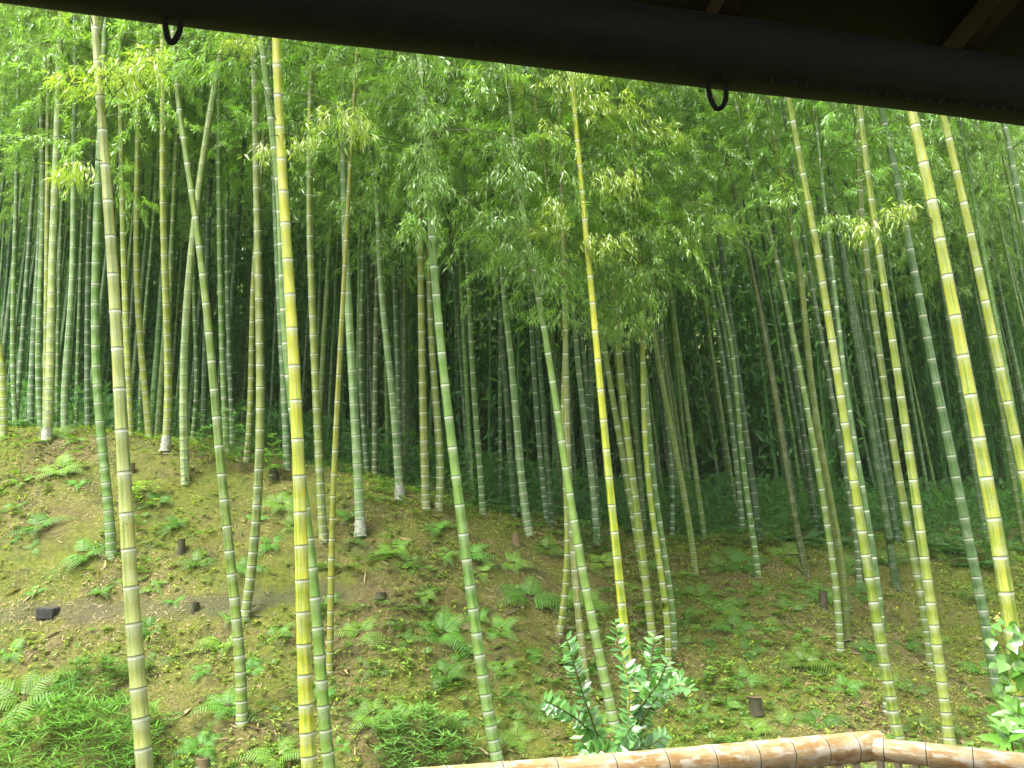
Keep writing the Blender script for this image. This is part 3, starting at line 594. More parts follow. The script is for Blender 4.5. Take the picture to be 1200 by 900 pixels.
# grove behind: shared culm and foliage meshes
VAR = []
for v in range(9):
    hgt = random.uniform(12, 14); bow = random.uniform(-.5, .5); bow2 = random.uniform(-.4, .4); r0 = random.uniform(.042, .056)
    def cx(s, bow=bow, bow2=bow2, hgt=hgt):
        s = np.asarray(s, float); u = s / hgt
        return np.stack([bow * u ** 2.2, bow2 * u ** 2.2, s], 1)
    def rad(s, r0=r0, hgt=hgt): return r0 * np.clip(1.0 - .8 * np.asarray(s) / hgt, .1, 1)
    c = MB(); culm_mesh(c, cx, hgt, rad, 7, .11, .30, .010); c.A = [np.where(a > 0, a * .45, a) for a in c.A]
    f = MB(); crown(f, cx, rad, random.uniform(5.2, 6.6), hgt - .2, 1.0, 1.65, .10, 900 + v, True, .27)
    VAR.append((c.mesh('culm', [M_CULM]), f.mesh('foliage', [M_LEAF, M_TWIG], False)))
placed = list(BASES)
GROVE_LABEL = {0: 'slim green bamboo deep in the grove beyond the left crest of the bank', 1: 'slim shaded bamboo deep in the grove beyond the middle of the bank', 2: 'slim dark bamboo deep in the dim grove beyond the right bank'}
n_grove = 0; tries = 0
while n_grove < 230 and tries < 9000:
    tries += 1
    Y = 12.9 + 15 * random.random() ** 1.25
    px = random.uniform(-120, 1320)
    x = (px - 600) / F * Y * 1.0
    if px < 430 and Y < 12.9 + .6: continue
    if any((x - a) ** 2 + (Y - q) ** 2 < .40 ** 2 for a, q in placed): continue
    placed.append((x, Y)); n_grove += 1
    z = float(terrain(x, Y))
    root = empty('bamboo', (x, Y, z - .02))
    zone = 0 if px < 400 else (1 if px < 780 else 2)
    tag(root, GROVE_LABEL[zone], 'bamboo', ('bamboo deep in the left grove', 'bamboo deep in the middle grove', 'bamboo deep in the right grove')[zone])
    lean = random.gauss(0, .02) - (.095 if px > 740 else .045 if px > 430 else -.005)
    root.rotation_euler = (random.gauss(0, .02), lean, 0)
    s = random.uniform(.85, 1.12); root.scale = (s, s, s * (random.uniform(1.05, 1.22) if zone == 2 else random.uniform(.95, 1.12)))
    v = random.randrange(len(VAR)); rz = random.uniform(0, 6.28)
    c = bpy.data.objects.new('culm', VAR[v][0]); COL.objects.link(c); c.parent = root; c.rotation_euler.z = rz
    f = bpy.data.objects.new('foliage', VAR[v][1]); COL.objects.link(f); f.parent = root; f.rotation_euler.z = rz
    k = random.choice(['green', 'green', 'blue', 'blue', 'olive', 'dark', 'pale'] if zone == 0 else ['green', 'blue', 'blue', 'olive', 'dark', 'dark'])
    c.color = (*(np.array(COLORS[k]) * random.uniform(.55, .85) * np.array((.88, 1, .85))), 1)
    f.color = (*(np.array((.245, .44, .095)) * random.uniform(.85, 1.12)), 1)

# far wood that reads as one mass
g = np.random.default_rng(77); fw = MB()
for k in range(950):
    Y = g.uniform(22, 44); x = g.uniform(-1.0, 1.0) * Y * .8; z = float(terrain(x, Y)); hgt = g.uniform(9, 13); ln = g.normal(-.03, .04)
    s = np.linspace(0, 1, 4)[:, None]
    tube(fw, np.array([x, Y, z - .1]) + s * np.array([ln * hgt, 0, hgt]), np.linspace(.05, .015, 4), 4, 1, cap=False)
    n = 300; h = hgt * (.02 + 1.0 * g.random(n) ** .75)
    C = np.stack([x + ln * h + g.normal(0, .8, n), Y + g.normal(0, .8, n), z + h], 1)
    LL = g.uniform(.22, .42, n)
    leaves(fw, C, g.normal(0, .7, (n, 3)) + np.array([0, 0, -.5]), g.normal(0, .6, (n, 3)) + np.array([0, -.3, 1.0]), LL, LL * .28)
o = fw.build('distant_bamboo_foliage', [M_FAR, M_CULM], None, False); o.color = (.10, .24, .07, 1)
tag(o, 'mass of far bamboo closing off the view behind the grove', 'bamboo wood', kind='stuff')

n = 48000; y = 14.0 + 24 * g.random(n) ** 1.2; x = g.uniform(-.85, .85, n) * y; un = MB(); z = terrain(x, y)
LL = g.uniform(.10, .24, n) * (.5 + y / 24)
leaves(un, np.stack([x, y, z + g.random(n) ** 2 * .9], 1), g.normal(0, .7, (n, 3)) + np.array([0, 0, .1]), g.normal(0, .5, (n, 3)) + np.array([0, -.3, 1.0]), LL, LL * .34)
o = un.build('undergrowth', M_FAR, None, False); o.color = (.085, .21, .06, 1)
tag(o, 'dark leafy undergrowth covering the floor of the grove', 'undergrowth', kind='stuff')

# ------------------------------------------------------------------ ferns
def fern_mesh(seed, nf):
    g = np.random.default_rng(seed); mb = MB()
    for k in range(nf):
        a = 6.283 * k / nf + g.normal(0, .3); L = g.uniform(.75, 1.1); el = g.uniform(.5, .95)
        n = 14; u = np.linspace(0, 1, n)
        hor = L * (u * math.cos(el) + .22 * u * u); ver = L * (math.sin(el) * u - .62 * u * u)
        tw = g.normal(0, .12)
        Pm = np.stack([np.cos(a + tw * u) * hor, np.sin(a + tw * u) * hor, ver], 1)
        tube(mb, Pm, np.linspace(.010, .003, n), 3, 1, cap=False)
        Tm = nrm(np.gradient(Pm, axis=0)); Sd = nrm(np.cross(Tm, [0, 0, 1.0])); Nn = np.cross(Sd, Tm)
        for uu in np.linspace(.14, .97, 14):
            i = min(n - 2, int(uu * (n - 1))); ff = uu * (n - 1) - i
            p = Pm[i] * (1 - ff) + Pm[i + 1] * ff; tm, sd, nn = Tm[i], Sd[i], Nn[i]
            pl = L * (.34 * (1 - uu) ** .75 + .02) * g.uniform(.9, 1.1)
            for sg in (-1, 1):
                d = nrm(sd * sg + tm * .45 - nn * .12)
                leaves(mb, p[None], d[None], (nn + g.normal(0, .12, 3))[None], pl, .055 * L * (1.3 - uu), SERR, .08, .16)
    return mb.mesh('fern', [M_FERN, M_TWIG], False)
FERNS = [fern_mesh(40 + k, n) for k, n in enumerate((5, 6, 7, 4, 6))]
fern_spots = [(45, 610, 62), (100, 642, 58), (72, 545, 50), (25, 560, 40), (28, 808, 90), (75, 800, 50), (182, 770, 48), (262, 748, 50), (325, 738, 52), (268, 820, 66), (325, 880, 66),
              (424, 735, 62), (518, 735, 66), (475, 745, 44), (436, 832, 60), (470, 830, 56), (620, 692, 80), (522, 785, 52), (562, 665, 48), (600, 655, 44), (705, 655, 46), (548, 642, 56),
              (462, 640, 46), (660, 700, 66), (842, 708, 66), (815, 690, 40), (872, 792, 44), (942, 770, 60), (925, 708, 50), (962, 694, 54), (872, 655, 56), (922, 645, 66), (845, 660, 50),
              (1072, 806, 46), (1012, 692, 46), (1142, 692, 56), (212, 605, 50), (232, 655, 42), (185, 582, 50), (330, 585, 50), (590, 780, 40), (1095, 745, 44), (70, 505, 40), (90, 512, 36),
              (290, 660, 44), (410, 600, 40), (445, 562, 40), (510, 615, 38), (300, 605, 36), (345, 612, 36), (560, 720, 40), (690, 700, 50), (640, 640, 46), (760, 660, 46), (800, 720, 46),
              (860, 730, 48), (900, 730, 40), (1020, 760, 44), (990, 800, 50), (880, 850, 50), (960, 840, 50), (1150, 780, 50), (1080, 850, 44), (820, 830, 40), (640, 830, 44), (605, 860, 50),
              (240, 780, 36), (120, 690, 30), (40, 690, 30), (205, 700, 30), (440, 780, 36), (540, 840, 36), (235, 870, 50), (400, 870, 40), (1000, 660, 44), (1050, 650, 44), (1110, 655, 46), (12, 760, 40)]
gf = np.random.default_rng(31); cand = list(fern_spots)
while len(cand) < 128:
    q = (gf.uniform(10, 1190), gf.uniform(560, 880), gf.uniform(22, 46))
    if q[0] < 420 and gf.random() < .45: continue
    if q[1] < 520 + 110 * min(1, q[0] / 650) + 25: continue
    if min((q[0] - c[0]) ** 2 + (q[1] - c[1]) ** 2 for c in cand) > 26 ** 2: cand.append(q)
n_named = len(fern_spots); fern_spots = cand
used_lab = {}
def x_at(pts, py):
    p = sorted(pts, key=lambda q: q[1]); return float(np.interp(py, [q[1] for q in p], [q[0] for q in p]))
for k, (px, py, sz) in enumerate(fern_spots):
    P = ground_hit(px, py + sz * .12)
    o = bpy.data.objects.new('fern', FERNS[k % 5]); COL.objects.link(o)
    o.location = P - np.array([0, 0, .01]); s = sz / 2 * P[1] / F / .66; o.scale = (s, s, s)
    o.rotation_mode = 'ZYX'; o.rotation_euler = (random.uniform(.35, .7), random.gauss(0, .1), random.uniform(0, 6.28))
    bright = random.random()
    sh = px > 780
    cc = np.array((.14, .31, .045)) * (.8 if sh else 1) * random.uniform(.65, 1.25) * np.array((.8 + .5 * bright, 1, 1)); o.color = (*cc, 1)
    if k >= n_named:
        side = 'left' if px < 400 else 'middle' if px < 780 else 'right'
        tag(o, 'little fern, one of many dotted over the moss on the %s part of the bank' % side, 'fern', 'little ferns scattered over the %s part of the bank' % side)
        continue
    low = sorted([(x_at(p, py), n) for n, p in LAND if p[-1][1] > py - 60])
    Ls = [n for x, n in low if x <= px]; Rs = [n for x, n in low if x > px]
    zone = 'foot' if py > 820 else 'lower slope' if py > 740 else 'middle slope' if py > 660 else 'upper slope'
    size = 'broad' if sz >= 58 else 'medium' if sz >= 44 else 'small'
    if Ls and Rs: wh = 'between %s and %s' % (Ls[-1], Rs[0])
    elif Rs: wh = 'left of %s' % Rs[0]
    else: wh = 'right of %s' % Ls[-1]
    base = '%s fern, %s, %s' % (size, zone, wh)
    used_lab.setdefault(base, []).append((px, o))
for base, lst in used_lab.items():
    lst.sort(key=lambda q: q[0])
    for q, (px, o) in enumerate(lst):
        lab = base
        if len(lst) > 1: lab = ['leftmost ', 'rightmost '][q > 0] + base if len(lst) == 2 else ['leftmost ', 'middle ', 'rightmost ', 'furthest right '][min(q, 3)] + base
        if len(lab.split()) > 16: lab = lab.replace('the ', '').replace('furthest right', 'last')
        assert len(lab.split()) <= 16, lab
        tag(o, lab, 'fern', 'ferns growing on the mossy bank')
for (px, py, sz, lab) in ((537, 730, 34, 'dead tan fern frond lying just left of the sharp-ringed green middle bamboo'), (462, 866, 36, 'dead tan fern frond drooping by the rounded bush of whorled leaves')):
    P = ground_hit(px, py + 3); o = bpy.data.objects.new('fern', FERNS[0]); COL.objects.link(o); o.location = P; s = sz / 2 * P[1] / F / .7; o.scale = (s, s, s); o.rotation_mode = 'ZYX'; o.rotation_euler = (.7, 0, px)
    o.color = (.42, .34, .20, 1); tag(o, lab, 'fern', 'ferns growing on the mossy bank')
# fern and sapling growth in the shade along the crest
g = np.random.default_rng(5)
for k in range(60):
    px = g.uniform(560, 1230) if k < 45 else g.uniform(0, 560); Y = g.uniform(12.2, 15.5)
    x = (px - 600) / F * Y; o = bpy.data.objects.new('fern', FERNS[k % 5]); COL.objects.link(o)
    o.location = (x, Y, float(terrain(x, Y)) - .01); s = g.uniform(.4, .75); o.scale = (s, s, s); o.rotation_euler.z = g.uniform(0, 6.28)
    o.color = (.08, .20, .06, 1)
    if px < 560: tag(o, 'small dim fern among the culms just behind the left crest of the bank', 'fern', 'ferns in shade behind the left crest')
    else: tag(o, 'dim dark green fern in the deep shade where the right bank meets the grove', 'fern', 'ferns in shade at the top of the right bank')

# ------------------------------------------------------------------ ground cover
def scatter(n, x0, x1, y0, y1, g):
    x = g.uniform(x0, x1, n); y = g.uniform(y0, y1, n); z = terrain(x, y); e = .06
    nx_ = -(terrain(x + e, y) - terrain(x - e, y)) / (2 * e); ny_ = -(terrain(x, y + e) - terrain(x, y - e)) / (2 * e)
    return np.stack([x, y, z], 1), nrm(np.stack([nx_, ny_, np.ones(n)], 1))
def on_path(P): return np.exp(-((P[:, 1] - np.interp(P[:, 0], pw[:, 0], pw[:, 1])) / .15) ** 2) * np.clip((pw[-1, 0] - P[:, 0]) * 1.5, 0, 1)
g = np.random.default_rng(21)
mb = MB(); n = 170000
P, Nn = scatter(n, -8.5, 9, 6.6, 15, g)
keep = vnoise(P[:, 0] * 1.3, P[:, 1] * 1.3, 9) + g.normal(0, .16, n) > .0
P, Nn = P[keep], Nn[keep]; n = len(P)
LL = g.uniform(.02, .075, n)
D = g.normal(0, 1, (n, 3)); D -= Nn * (D * Nn).sum(1)[:, None] * .85
leaves(mb, P + Nn * .008, D, Nn + g.normal(0, .35, (n, 3)), LL, LL * .17, None, .1, .15)
n = 2600; P, Nn = scatter(n, -8.5, 9, 6.6, 14.5, g); keep = vnoise(P[:, 0] * .8, P[:, 1] * .8, 19) + g.normal(0, .15, n) > 0; P, Nn = P[keep], Nn[keep]; n = len(P)
LL = g.uniform(.08, .22, n); D = g.normal(0, 1, (n, 3)); D -= Nn * (D * Nn).sum(1)[:, None] * .8
leaves(mb, P + Nn * .015, D, Nn + g.normal(0, .5, (n, 3)), LL, LL * g.uniform(.1, .3, n), LANCE, .3, .25)
bb = np.array([q for q in BASES if 6.6 < q[1] < 13.5]); bx = np.repeat(bb[:, 0], 26) + g.normal(0, .11, len(bb) * 26); by = np.repeat(bb[:, 1], 26) + g.normal(-.03, .10, len(bb) * 26)
n = len(bx); LL = g.uniform(.04, .15, n); D = np.stack([g.normal(0, 1, n), g.normal(0, 1, n), g.normal(.1, .3, n)], 1)
leaves(mb, np.stack([bx, by, terrain(bx, by) + .012], 1), D, g.normal(0, .4, (n, 3)) + np.array([0, 0, 1.0]), LL, LL * g.uniform(.12, .35, n), LANCE, .3, .2)
tag(mb.build('leaf_litter', M_LITTER, None, False), 'dry straw-coloured bamboo leaves strewn over the bank', 'leaf litter', kind='stuff')
mb = MB(); n = 34000
P, Nn = scatter(n, -8.5, 9, 6.4, 14.5, g)
keep = -1.2 * on_path(P) + vnoise(P[:, 0] * 1.1 + 7, P[:, 1] * 1.1, 12) + g.normal(0, .12, n) + .16 * np.clip(P[:, 0] * .5, 0, 1) > -.04
P, Nn = P[keep], Nn[keep]; n = len(P)
size = .014 + .042 * g.random(n) ** 2
for q in range(6):
    a = g.uniform(0, 6.283, n); D = np.stack([np.cos(a), np.sin(a), g.uniform(.1, 1.0, n)], 1)
    up = np.array([0, 0, 1.0]) * (g.uniform(.2, 1.5, n) * size)[:, None]
    leaves(mb, P + up, D, np.array([0, 0, 1.0]) + g.normal(0, .2, (n, 3)), size * g.uniform(.7, 1.2, n), size * .5, None, .1, .2)
tag(mb.build('ground_weeds', M_WEED, None, False), 'small green weeds and moss sprigs covering the bank', 'ground cover', kind='stuff')
mb = MB(); n = 60000
P, Nn = scatter(n, -8.5, 9, 6.4, 14.5, g)
keep = -1.2 * on_path(P) + vnoise(P[:, 0] * .9 + 3, P[:, 1] * .9, 15) + g.normal(0, .12, n) > -.02
P, Nn = P[keep], Nn[keep]; n = len(P)
LL = g.uniform(.02, .06, n)
leaves(mb, P, Nn + g.normal(0, .5, (n, 3)), g.normal(0, 1, (n, 3)) + np.array([0, -.5, .5]), LL, LL * .22, None, .05, .3)
o = mb.build('moss', M_DWARF, None, False); o.color = (.27, .29, .05, 1)
tag(o, 'yellowish moss and short grass tufts on the bank', 'moss', kind='stuff')

mb = MB(); n = 8500
P, Nn = scatter(n, -8.5, 9, 6.4, 14.2, g)
keep = -1.2 * on_path(P) + vnoise(P[:, 0] * .7 + 11, P[:, 1] * .9, 25) + g.normal(0, .12, n) + .16 * np.clip(P[:, 0] * .4, -.3, 1) > .02
P, Nn = P[keep], Nn[keep]; n = len(P); L_s = .06 + .17 * g.random(n) ** 1.6
for q in range(4):
    a = g.uniform(0, 6.283, n); D = nrm(np.stack([np.cos(a), np.sin(a) - .3, g.uniform(.35, .9, n)], 1)); sd = nrm(np.cross(D, [0, 0, 1.0])); up = np.cross(sd, D)
    for w in np.linspace(.25, 1.0, 7):
        C = P + D * (L_s * w)[:, None] - np.array([0, 0, 1.0]) * (.35 * L_s * w * w)[:, None]
        for sg in (-1, 1):
            ll = L_s * (.42 * (1.05 - w)) * g.uniform(.8, 1.1, n); leaves(mb, C, sd * sg + D * .5, up + g.normal(0, .15, (n, 3)), ll, ll * .34, None, .05, .1)
o = mb.build('low_fern_growth', M_FERN, None, False); o.color = (.13, .27, .045, 1)
tag(o, 'small ferny seedlings growing thickly through the moss', 'ground cover', kind='stuff')

# ------------------------------------------------------------------ low leafy clumps
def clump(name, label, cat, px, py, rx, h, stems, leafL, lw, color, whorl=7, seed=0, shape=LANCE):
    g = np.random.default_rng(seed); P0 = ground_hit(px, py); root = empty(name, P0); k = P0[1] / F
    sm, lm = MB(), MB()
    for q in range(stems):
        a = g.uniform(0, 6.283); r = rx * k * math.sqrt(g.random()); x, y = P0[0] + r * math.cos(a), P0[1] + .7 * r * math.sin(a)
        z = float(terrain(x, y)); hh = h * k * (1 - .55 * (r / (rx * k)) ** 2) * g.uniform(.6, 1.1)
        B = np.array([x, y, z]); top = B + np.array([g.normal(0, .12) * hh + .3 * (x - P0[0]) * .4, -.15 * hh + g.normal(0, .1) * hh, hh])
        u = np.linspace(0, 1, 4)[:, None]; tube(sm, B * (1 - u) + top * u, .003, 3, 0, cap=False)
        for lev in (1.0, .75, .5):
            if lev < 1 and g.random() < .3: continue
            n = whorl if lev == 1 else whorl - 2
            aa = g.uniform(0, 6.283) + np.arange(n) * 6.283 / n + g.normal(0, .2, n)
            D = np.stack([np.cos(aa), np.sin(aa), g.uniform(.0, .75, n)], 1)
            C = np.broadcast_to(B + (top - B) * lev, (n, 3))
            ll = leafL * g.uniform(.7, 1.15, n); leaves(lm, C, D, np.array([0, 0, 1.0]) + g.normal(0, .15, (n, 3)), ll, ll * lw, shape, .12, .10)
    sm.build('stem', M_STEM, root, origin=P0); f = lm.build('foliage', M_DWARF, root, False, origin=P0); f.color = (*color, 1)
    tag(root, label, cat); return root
clump('dwarf_bamboo', "big bright green dwarf bamboo clump at the bank's foot, left of the beige bamboo", 'dwarf bamboo', 85, 895, 92, 52, 135, .17, .085, (.13, .29, .045), 7, 1)
clump('dwarf_bamboo', 'smaller spiky green clump behind the bright dwarf bamboo near the beige bamboo', 'dwarf bamboo', 110, 815, 42, 34, 55, .11, .11, (.10, .24, .045), 7, 2)
clump('leafy_bush', 'rounded bush of whorled narrow leaves just left of the sharp-ringed green bamboo foot', 'bush', 492, 892, 52, 46, 85, .115, .15, (.17, .34, .08), 7, 3)
clump('seedling', 'light green leafy seedlings right of the bright yellow bamboo, above the rounded bush', 'seedlings', 458, 782, 22, 18, 14, .06, .4, (.3, .48, .09), 5, 4)
clump('seedling', 'bright yellow-green seedlings on the upper slope right of the beige bamboo', 'seedlings', 170, 590, 22, 24, 18, .07, .45, (.32, .5, .09), 5, 6)
clump('leafy_sapling', 'bluish green leafy sapling at the crest behind the left-leaning olive green bamboo', 'sapling', 262, 545, 26, 72, 34, .075, .5, (.16, .34, .12), 5, 7, OVAL)
clump('leafy_sapling', 'low leafy sapling on a stump at the crest left of the bright yellow bamboo', 'sapling', 322, 556, 18, 48, 18, .075, .5, (.2, .4, .1), 5, 8, OVAL)
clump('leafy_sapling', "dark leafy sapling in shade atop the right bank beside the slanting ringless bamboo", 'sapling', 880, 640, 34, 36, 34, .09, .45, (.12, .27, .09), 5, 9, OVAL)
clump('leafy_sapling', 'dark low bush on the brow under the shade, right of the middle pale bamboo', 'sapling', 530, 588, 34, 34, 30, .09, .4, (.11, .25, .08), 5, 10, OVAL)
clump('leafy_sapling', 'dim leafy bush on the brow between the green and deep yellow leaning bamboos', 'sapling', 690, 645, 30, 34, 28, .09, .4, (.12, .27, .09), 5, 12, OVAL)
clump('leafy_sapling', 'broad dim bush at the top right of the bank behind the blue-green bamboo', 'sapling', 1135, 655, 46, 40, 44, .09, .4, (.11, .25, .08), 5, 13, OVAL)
clump('seedling', 'soft green seedlings on the lower slope left of the dark stump on the right bank', 'seedlings', 850, 800, 26, 18, 20, .06, .4, (.22, .4, .08), 5, 14)

# ------------------------------------------------------------------ stumps and stones
def stump(px, py, wpx, hpx, label, cut=True, seed=0, name='bamboo_stump', cat='stump'):
    g = np.random.default_rng(seed); P0 = ground_hit(px, py); k = P0[1] / F; r = wpx * k / 2; h = hpx * k
    root = empty(name, P0); mb = MB()
    u = np.array([-.3, 0, .3, .6, .85, 1.0]); tilt = g.normal(0, .08, 2)
    C = np.stack([tilt[0] * h * u, tilt[1] * h * u, h * u], 1)
    tube(mb, C, r * np.array([1.3, 1.18, 1.0, 1.06, .98, 1.0]), 12, 0, cap=False)
    top = C[-1]; th = np.arange(12) / 12 * 6.283
    mb.build('wall', M_CUT if cut == 2 else M_STUMP, root)
    m2 = MB()
    ring = lambda rr, z: np.stack([top[0] + rr * np.cos(th), top[1] + rr * np.sin(th), np.full(12, top[2] + z)], 1)
    V = np.vstack([ring(r * 1.01, .002), ring(r * .68, .004), ring(r * .62, -.05)]); q = np.arange(12)
    fs = np.vstack([np.stack([q, (q + 1) % 12, 12 + (q + 1) % 12, 12 + q], 1), np.stack([12 + q, 12 + (q + 1) % 12, 24 + (q + 1) % 12, 24 + q], 1)])
    m2.add(V, fs); m2.add(np.vstack([ring(r * .62, -.05), (top + np.array([0, 0, -.05]))[None]]), np.array([[a, (a + 1) % 12, 12] for a in range(12)]))
    m2.build('cut_rim', M_CUT, root, False)
    tag(root, label, cat)
stump(151, 556, 11, 13, 'orange-brown cut bamboo stump on the upper slope, left of the ringed green bamboo', 2, 1)
stump(212, 648, 8, 16, 'dark thin upright stump on the upper slope between the beige and left-leaning green bamboo', 1, 2)
stump(228, 716, 8, 10, 'small brown stump on the bare path left of the left-leaning green bamboo', 1, 3)
stump(605, 637, 9, 12, 'orange stump on the brow of the bank just left of the pale ringed brow bamboo', 2, 4)
stump(886, 832, 14, 14, 'dark wide stump low on the right bank, well left of the rail corner', 1, 5)
stump(965, 712, 9, 18, 'dark upright stump on the right bank beside the ringed bamboo with the dark twin', 1, 6)
stump(446, 700, 12, 6, 'flat low stump in the bare middle of the bank right of the pale-footed bamboo', 1, 7)
stump(321, 558, 10, 10, 'dark stump at the crest under the low sapling left of the yellow bamboo', 1, 8)
stump(237, 900, 14, 10, 'reddish brown stump at the foot of the bank right of the beige bamboo', 2, 9)
stump(52, 815, 12, 10, 'dark stump half hidden by the fern above the bright dwarf bamboo clump', 1, 10)
P0 = ground_hit(55, 723); k = P0[1] / F
root = empty('dark_block', P0); mb = MB()
bm_pts = []
import bmesh
bm = bmesh.new(); bmesh.ops.create_cube(bm, size=1.0); bmesh.ops.bevel(bm, geom=bm.edges[:], offset=.12, segments=2, affect='EDGES', profile=.6)
bmesh.ops.subdivide_edges(bm, edges=bm.edges[:], cuts=1)
for v in bm.verts:
    n_ = float(vnoise(v.co.x * 3 + 5, v.co.y * 3 + v.co.z * 2, 4)) * .18
    v.co = v.co * (1 + n_); v.co.x *= 21 * k; v.co.y *= 15 * k; v.co.z = v.co.z * 13 * k + 4 * k
me = bpy.data.meshes.new('block'); bm.to_mesh(me); bm.free(); me.materials.append(M_STONE)
o = bpy.data.objects.new('stone', me); COL.objects.link(o); COL.objects.unlink(o)
bpy.data.objects.remove(root)
o = bpy.data.objects.new('dark_stone', me); COL.objects.link(o); o.location = P0
tag(o, 'dark square stone block lying on the bare path left of the beige bamboo', 'stone')

# ------------------------------------------------------------------ glossy shrub in front
def px_line(pts, Y, dy, g):
    n = len(pts); P = np.array([at_depth(x, y, Y + dy * i / max(1, n - 1)) for i, (x, y) in enumerate(pts)])
    return P
def dense(P, step):
    s = np.concatenate([[0], np.cumsum(np.linalg.norm(np.diff(P, axis=0), axis=1))]); q = np.arange(0, s[-1], step)
    return np.stack([np.interp(q, s, P[:, i]) for i in range(3)], 1)
SY = 4.5
g = np.random.default_rng(8)
base = np.array([at_depth(738, 900, SY)[0], SY, 0.0]); base[2] = float(terrain(base[0], base[1]))
shr = empty('evergreen_shrub', base); sm, lm = MB(), MB()
twigs = [([(711, 888), (696, 851), (684, 816), (671, 773), (664, 748)], -.25, 1), ([(702, 869), (677, 843), (655, 829), (637, 820)], -.35, 1),
         ([(735, 884), (736, 850), (738, 807), (731, 773), (724, 751), (721, 728)], .1, 0), ([(742, 884), (747, 842), (756, 807), (764, 773), (767, 746)], -.1, 1),
         ([(750, 850), (764, 824), (778, 810), (796, 802), (811, 808)], -.3, 1), ([(760, 830), (775, 812), (790, 800), (801, 792)], .1, 1), ([(752, 826), (772, 800), (782, 776)], -.2, 1),
         ([(715, 888), (728, 868), (742, 850)], -.45, 1), ([(742, 880), (765, 872), (780, 860)], .3, 1),
         ([(692, 850), (680, 868), (690, 880)], -.3, 1), ([(720, 888), (705, 880), (690, 884)], -.4, 1), ([(755, 812), (742, 795), (745, 780)], .2, 1)]
for k, (pts, dy, full) in enumerate(twigs):
    P = px_line(pts, SY - .05 + g.uniform(-.1, .1), dy, g)
    line = dense(np.vstack([P]), .02) + 0
    tube(sm, line, np.linspace(.006, .0025, len(line)), 5, 0, cap=False)
    st = P[0]; u = np.linspace(0, 1, 5)[:, None]
    if pts[0][1] > 880: tube(sm, base * (1 - u) + st * u + np.array([0, 0, .12]) * u * (1 - u), np.linspace(.011, .006, 5), 5, 0, cap=False)
    q = dense(P, .0098 if full else .013)
    T_ = nrm(np.gradient(q, axis=0)) if len(q) > 2 else np.tile([0, 0, 1.0], (len(q), 1))
    n = len(q); sg = np.where(np.arange(n) % 2 == 0, 1.0, -1.0)
    side = nrm(np.cross(T_, np.array([0, -1.0, .35]))) ; fr = nrm(np.cross(side, T_))
    D = T_ * .55 + side * (sg * .8)[:, None] + fr * g.normal(.15, .45, n)[:, None] + g.normal(0, .12, (n, 3))
    Nn = np.array([0, -.55, .9]) + g.normal(0, .35, (n, 3))
    ll = .066 * g.uniform(.75, 1.12, n) * np.where(np.arange(n) > n - 5, .75, 1)
    leaves(lm, q, D, Nn, ll, ll * .44, OVAL, .14, .12)
sm.build('stem', M_STEM, shr, origin=base); lm.build('foliage', M_GLOSSY, shr, True, origin=base)
tag(shr, 'glossy dark-leaved evergreen shrub rising behind the thick bamboo rail', 'shrub')

# broad-leaved shrub and vine, right corner
SY2 = 4.6
base = np.array([at_depth(1215, 900, SY2)[0], SY2, 0.0]); base[2] = float(terrain(base[0], base[1]))
brd = empty('broad_leaved_shrub', base); sm, lm = MB(), MB()
heads = [(1183, 858), (1200, 872), (1172, 882), (1205, 850), (1192, 835), (1178, 868), (1210, 890), (1160, 892)]
for k, (x, y) in enumerate(heads):
    C = at_depth(x, y, SY2 + g.uniform(-.25, .25)); u = np.linspace(0, 1, 6)[:, None]
    tube(sm, base * (1 - u) + C * u + np.array([0, 0, .2]) * u * (1 - u), np.linspace(.009, .004, 6), 5, 0, cap=False)
    n = 7; a = g.uniform(0, 6.28) + np.arange(n) * 6.283 / n
    D = np.stack([np.cos(a), np.sin(a) * .8 - .2, g.uniform(0, .9, n)], 1)
    ll = g.uniform(.10, .15, n); leaves(lm, np.broadcast_to(C, (n, 3)), D, np.array([0, -.5, .8]) + g.normal(0, .25, (n, 3)), ll, ll * .36, OVAL, .15, .22)
sm.build('stem', M_STEM, brd, origin=base); lm.build('foliage', M_BROAD, brd, True, origin=base)
tag(brd, 'broad-leaved green shrub in the lower right corner behind the thin rail', 'shrub')
VY = 5.75
vb = np.array([at_depth(1192, 880, VY)[0], VY, 0.0]); vb[2] = float(terrain(vb[0], vb[1]))
vine = empty('climbing_vine', vb); sm, lm, bd = MB(), MB(), MB()
vines = [[(1172, 880), (1174, 850), (1180, 820), (1174, 790), (1168, 762), (1166, 738), (1168, 727)], [(1196, 880), (1200, 850), (1192, 815), (1196, 780), (1200, 750), (1192, 728)],
         [(1205, 870), (1210, 820), (1205, 780), (1212, 740)], [(1180, 820), (1188, 800), (1184, 775), (1190, 752), (1186, 732)], [(1178, 850), (1168, 835), (1172, 815)]]
for pts in vines:
    P = np.array([at_depth(x, y, VY - .12 + g.uniform(-.05, .05)) for x, y in pts]); P2 = dense(P, .03)
    tube(sm, P2 + g.normal(0, .006, P2.shape), .0028, 4, 0, cap=False)
    if pts[0][1] > 870:
        u = np.linspace(0, 1, 5)[:, None]; tube(sm, vb * (1 - u) + P[0] * u, .004, 4, 0, cap=False)
    q = dense(P, .034); n = len(q); q = q + g.normal(0, .03, (n, 3))
    D = np.stack([g.normal(0, .7, n), g.normal(-.3, .3, n), g.normal(-.35, .5, n)], 1); ll = g.uniform(.055, .095, n)
    leaves(lm, q, D, np.array([0, -.8, .55]) + g.normal(0, .3, (n, 3)), ll, ll * .85, HEART, .1, .15)
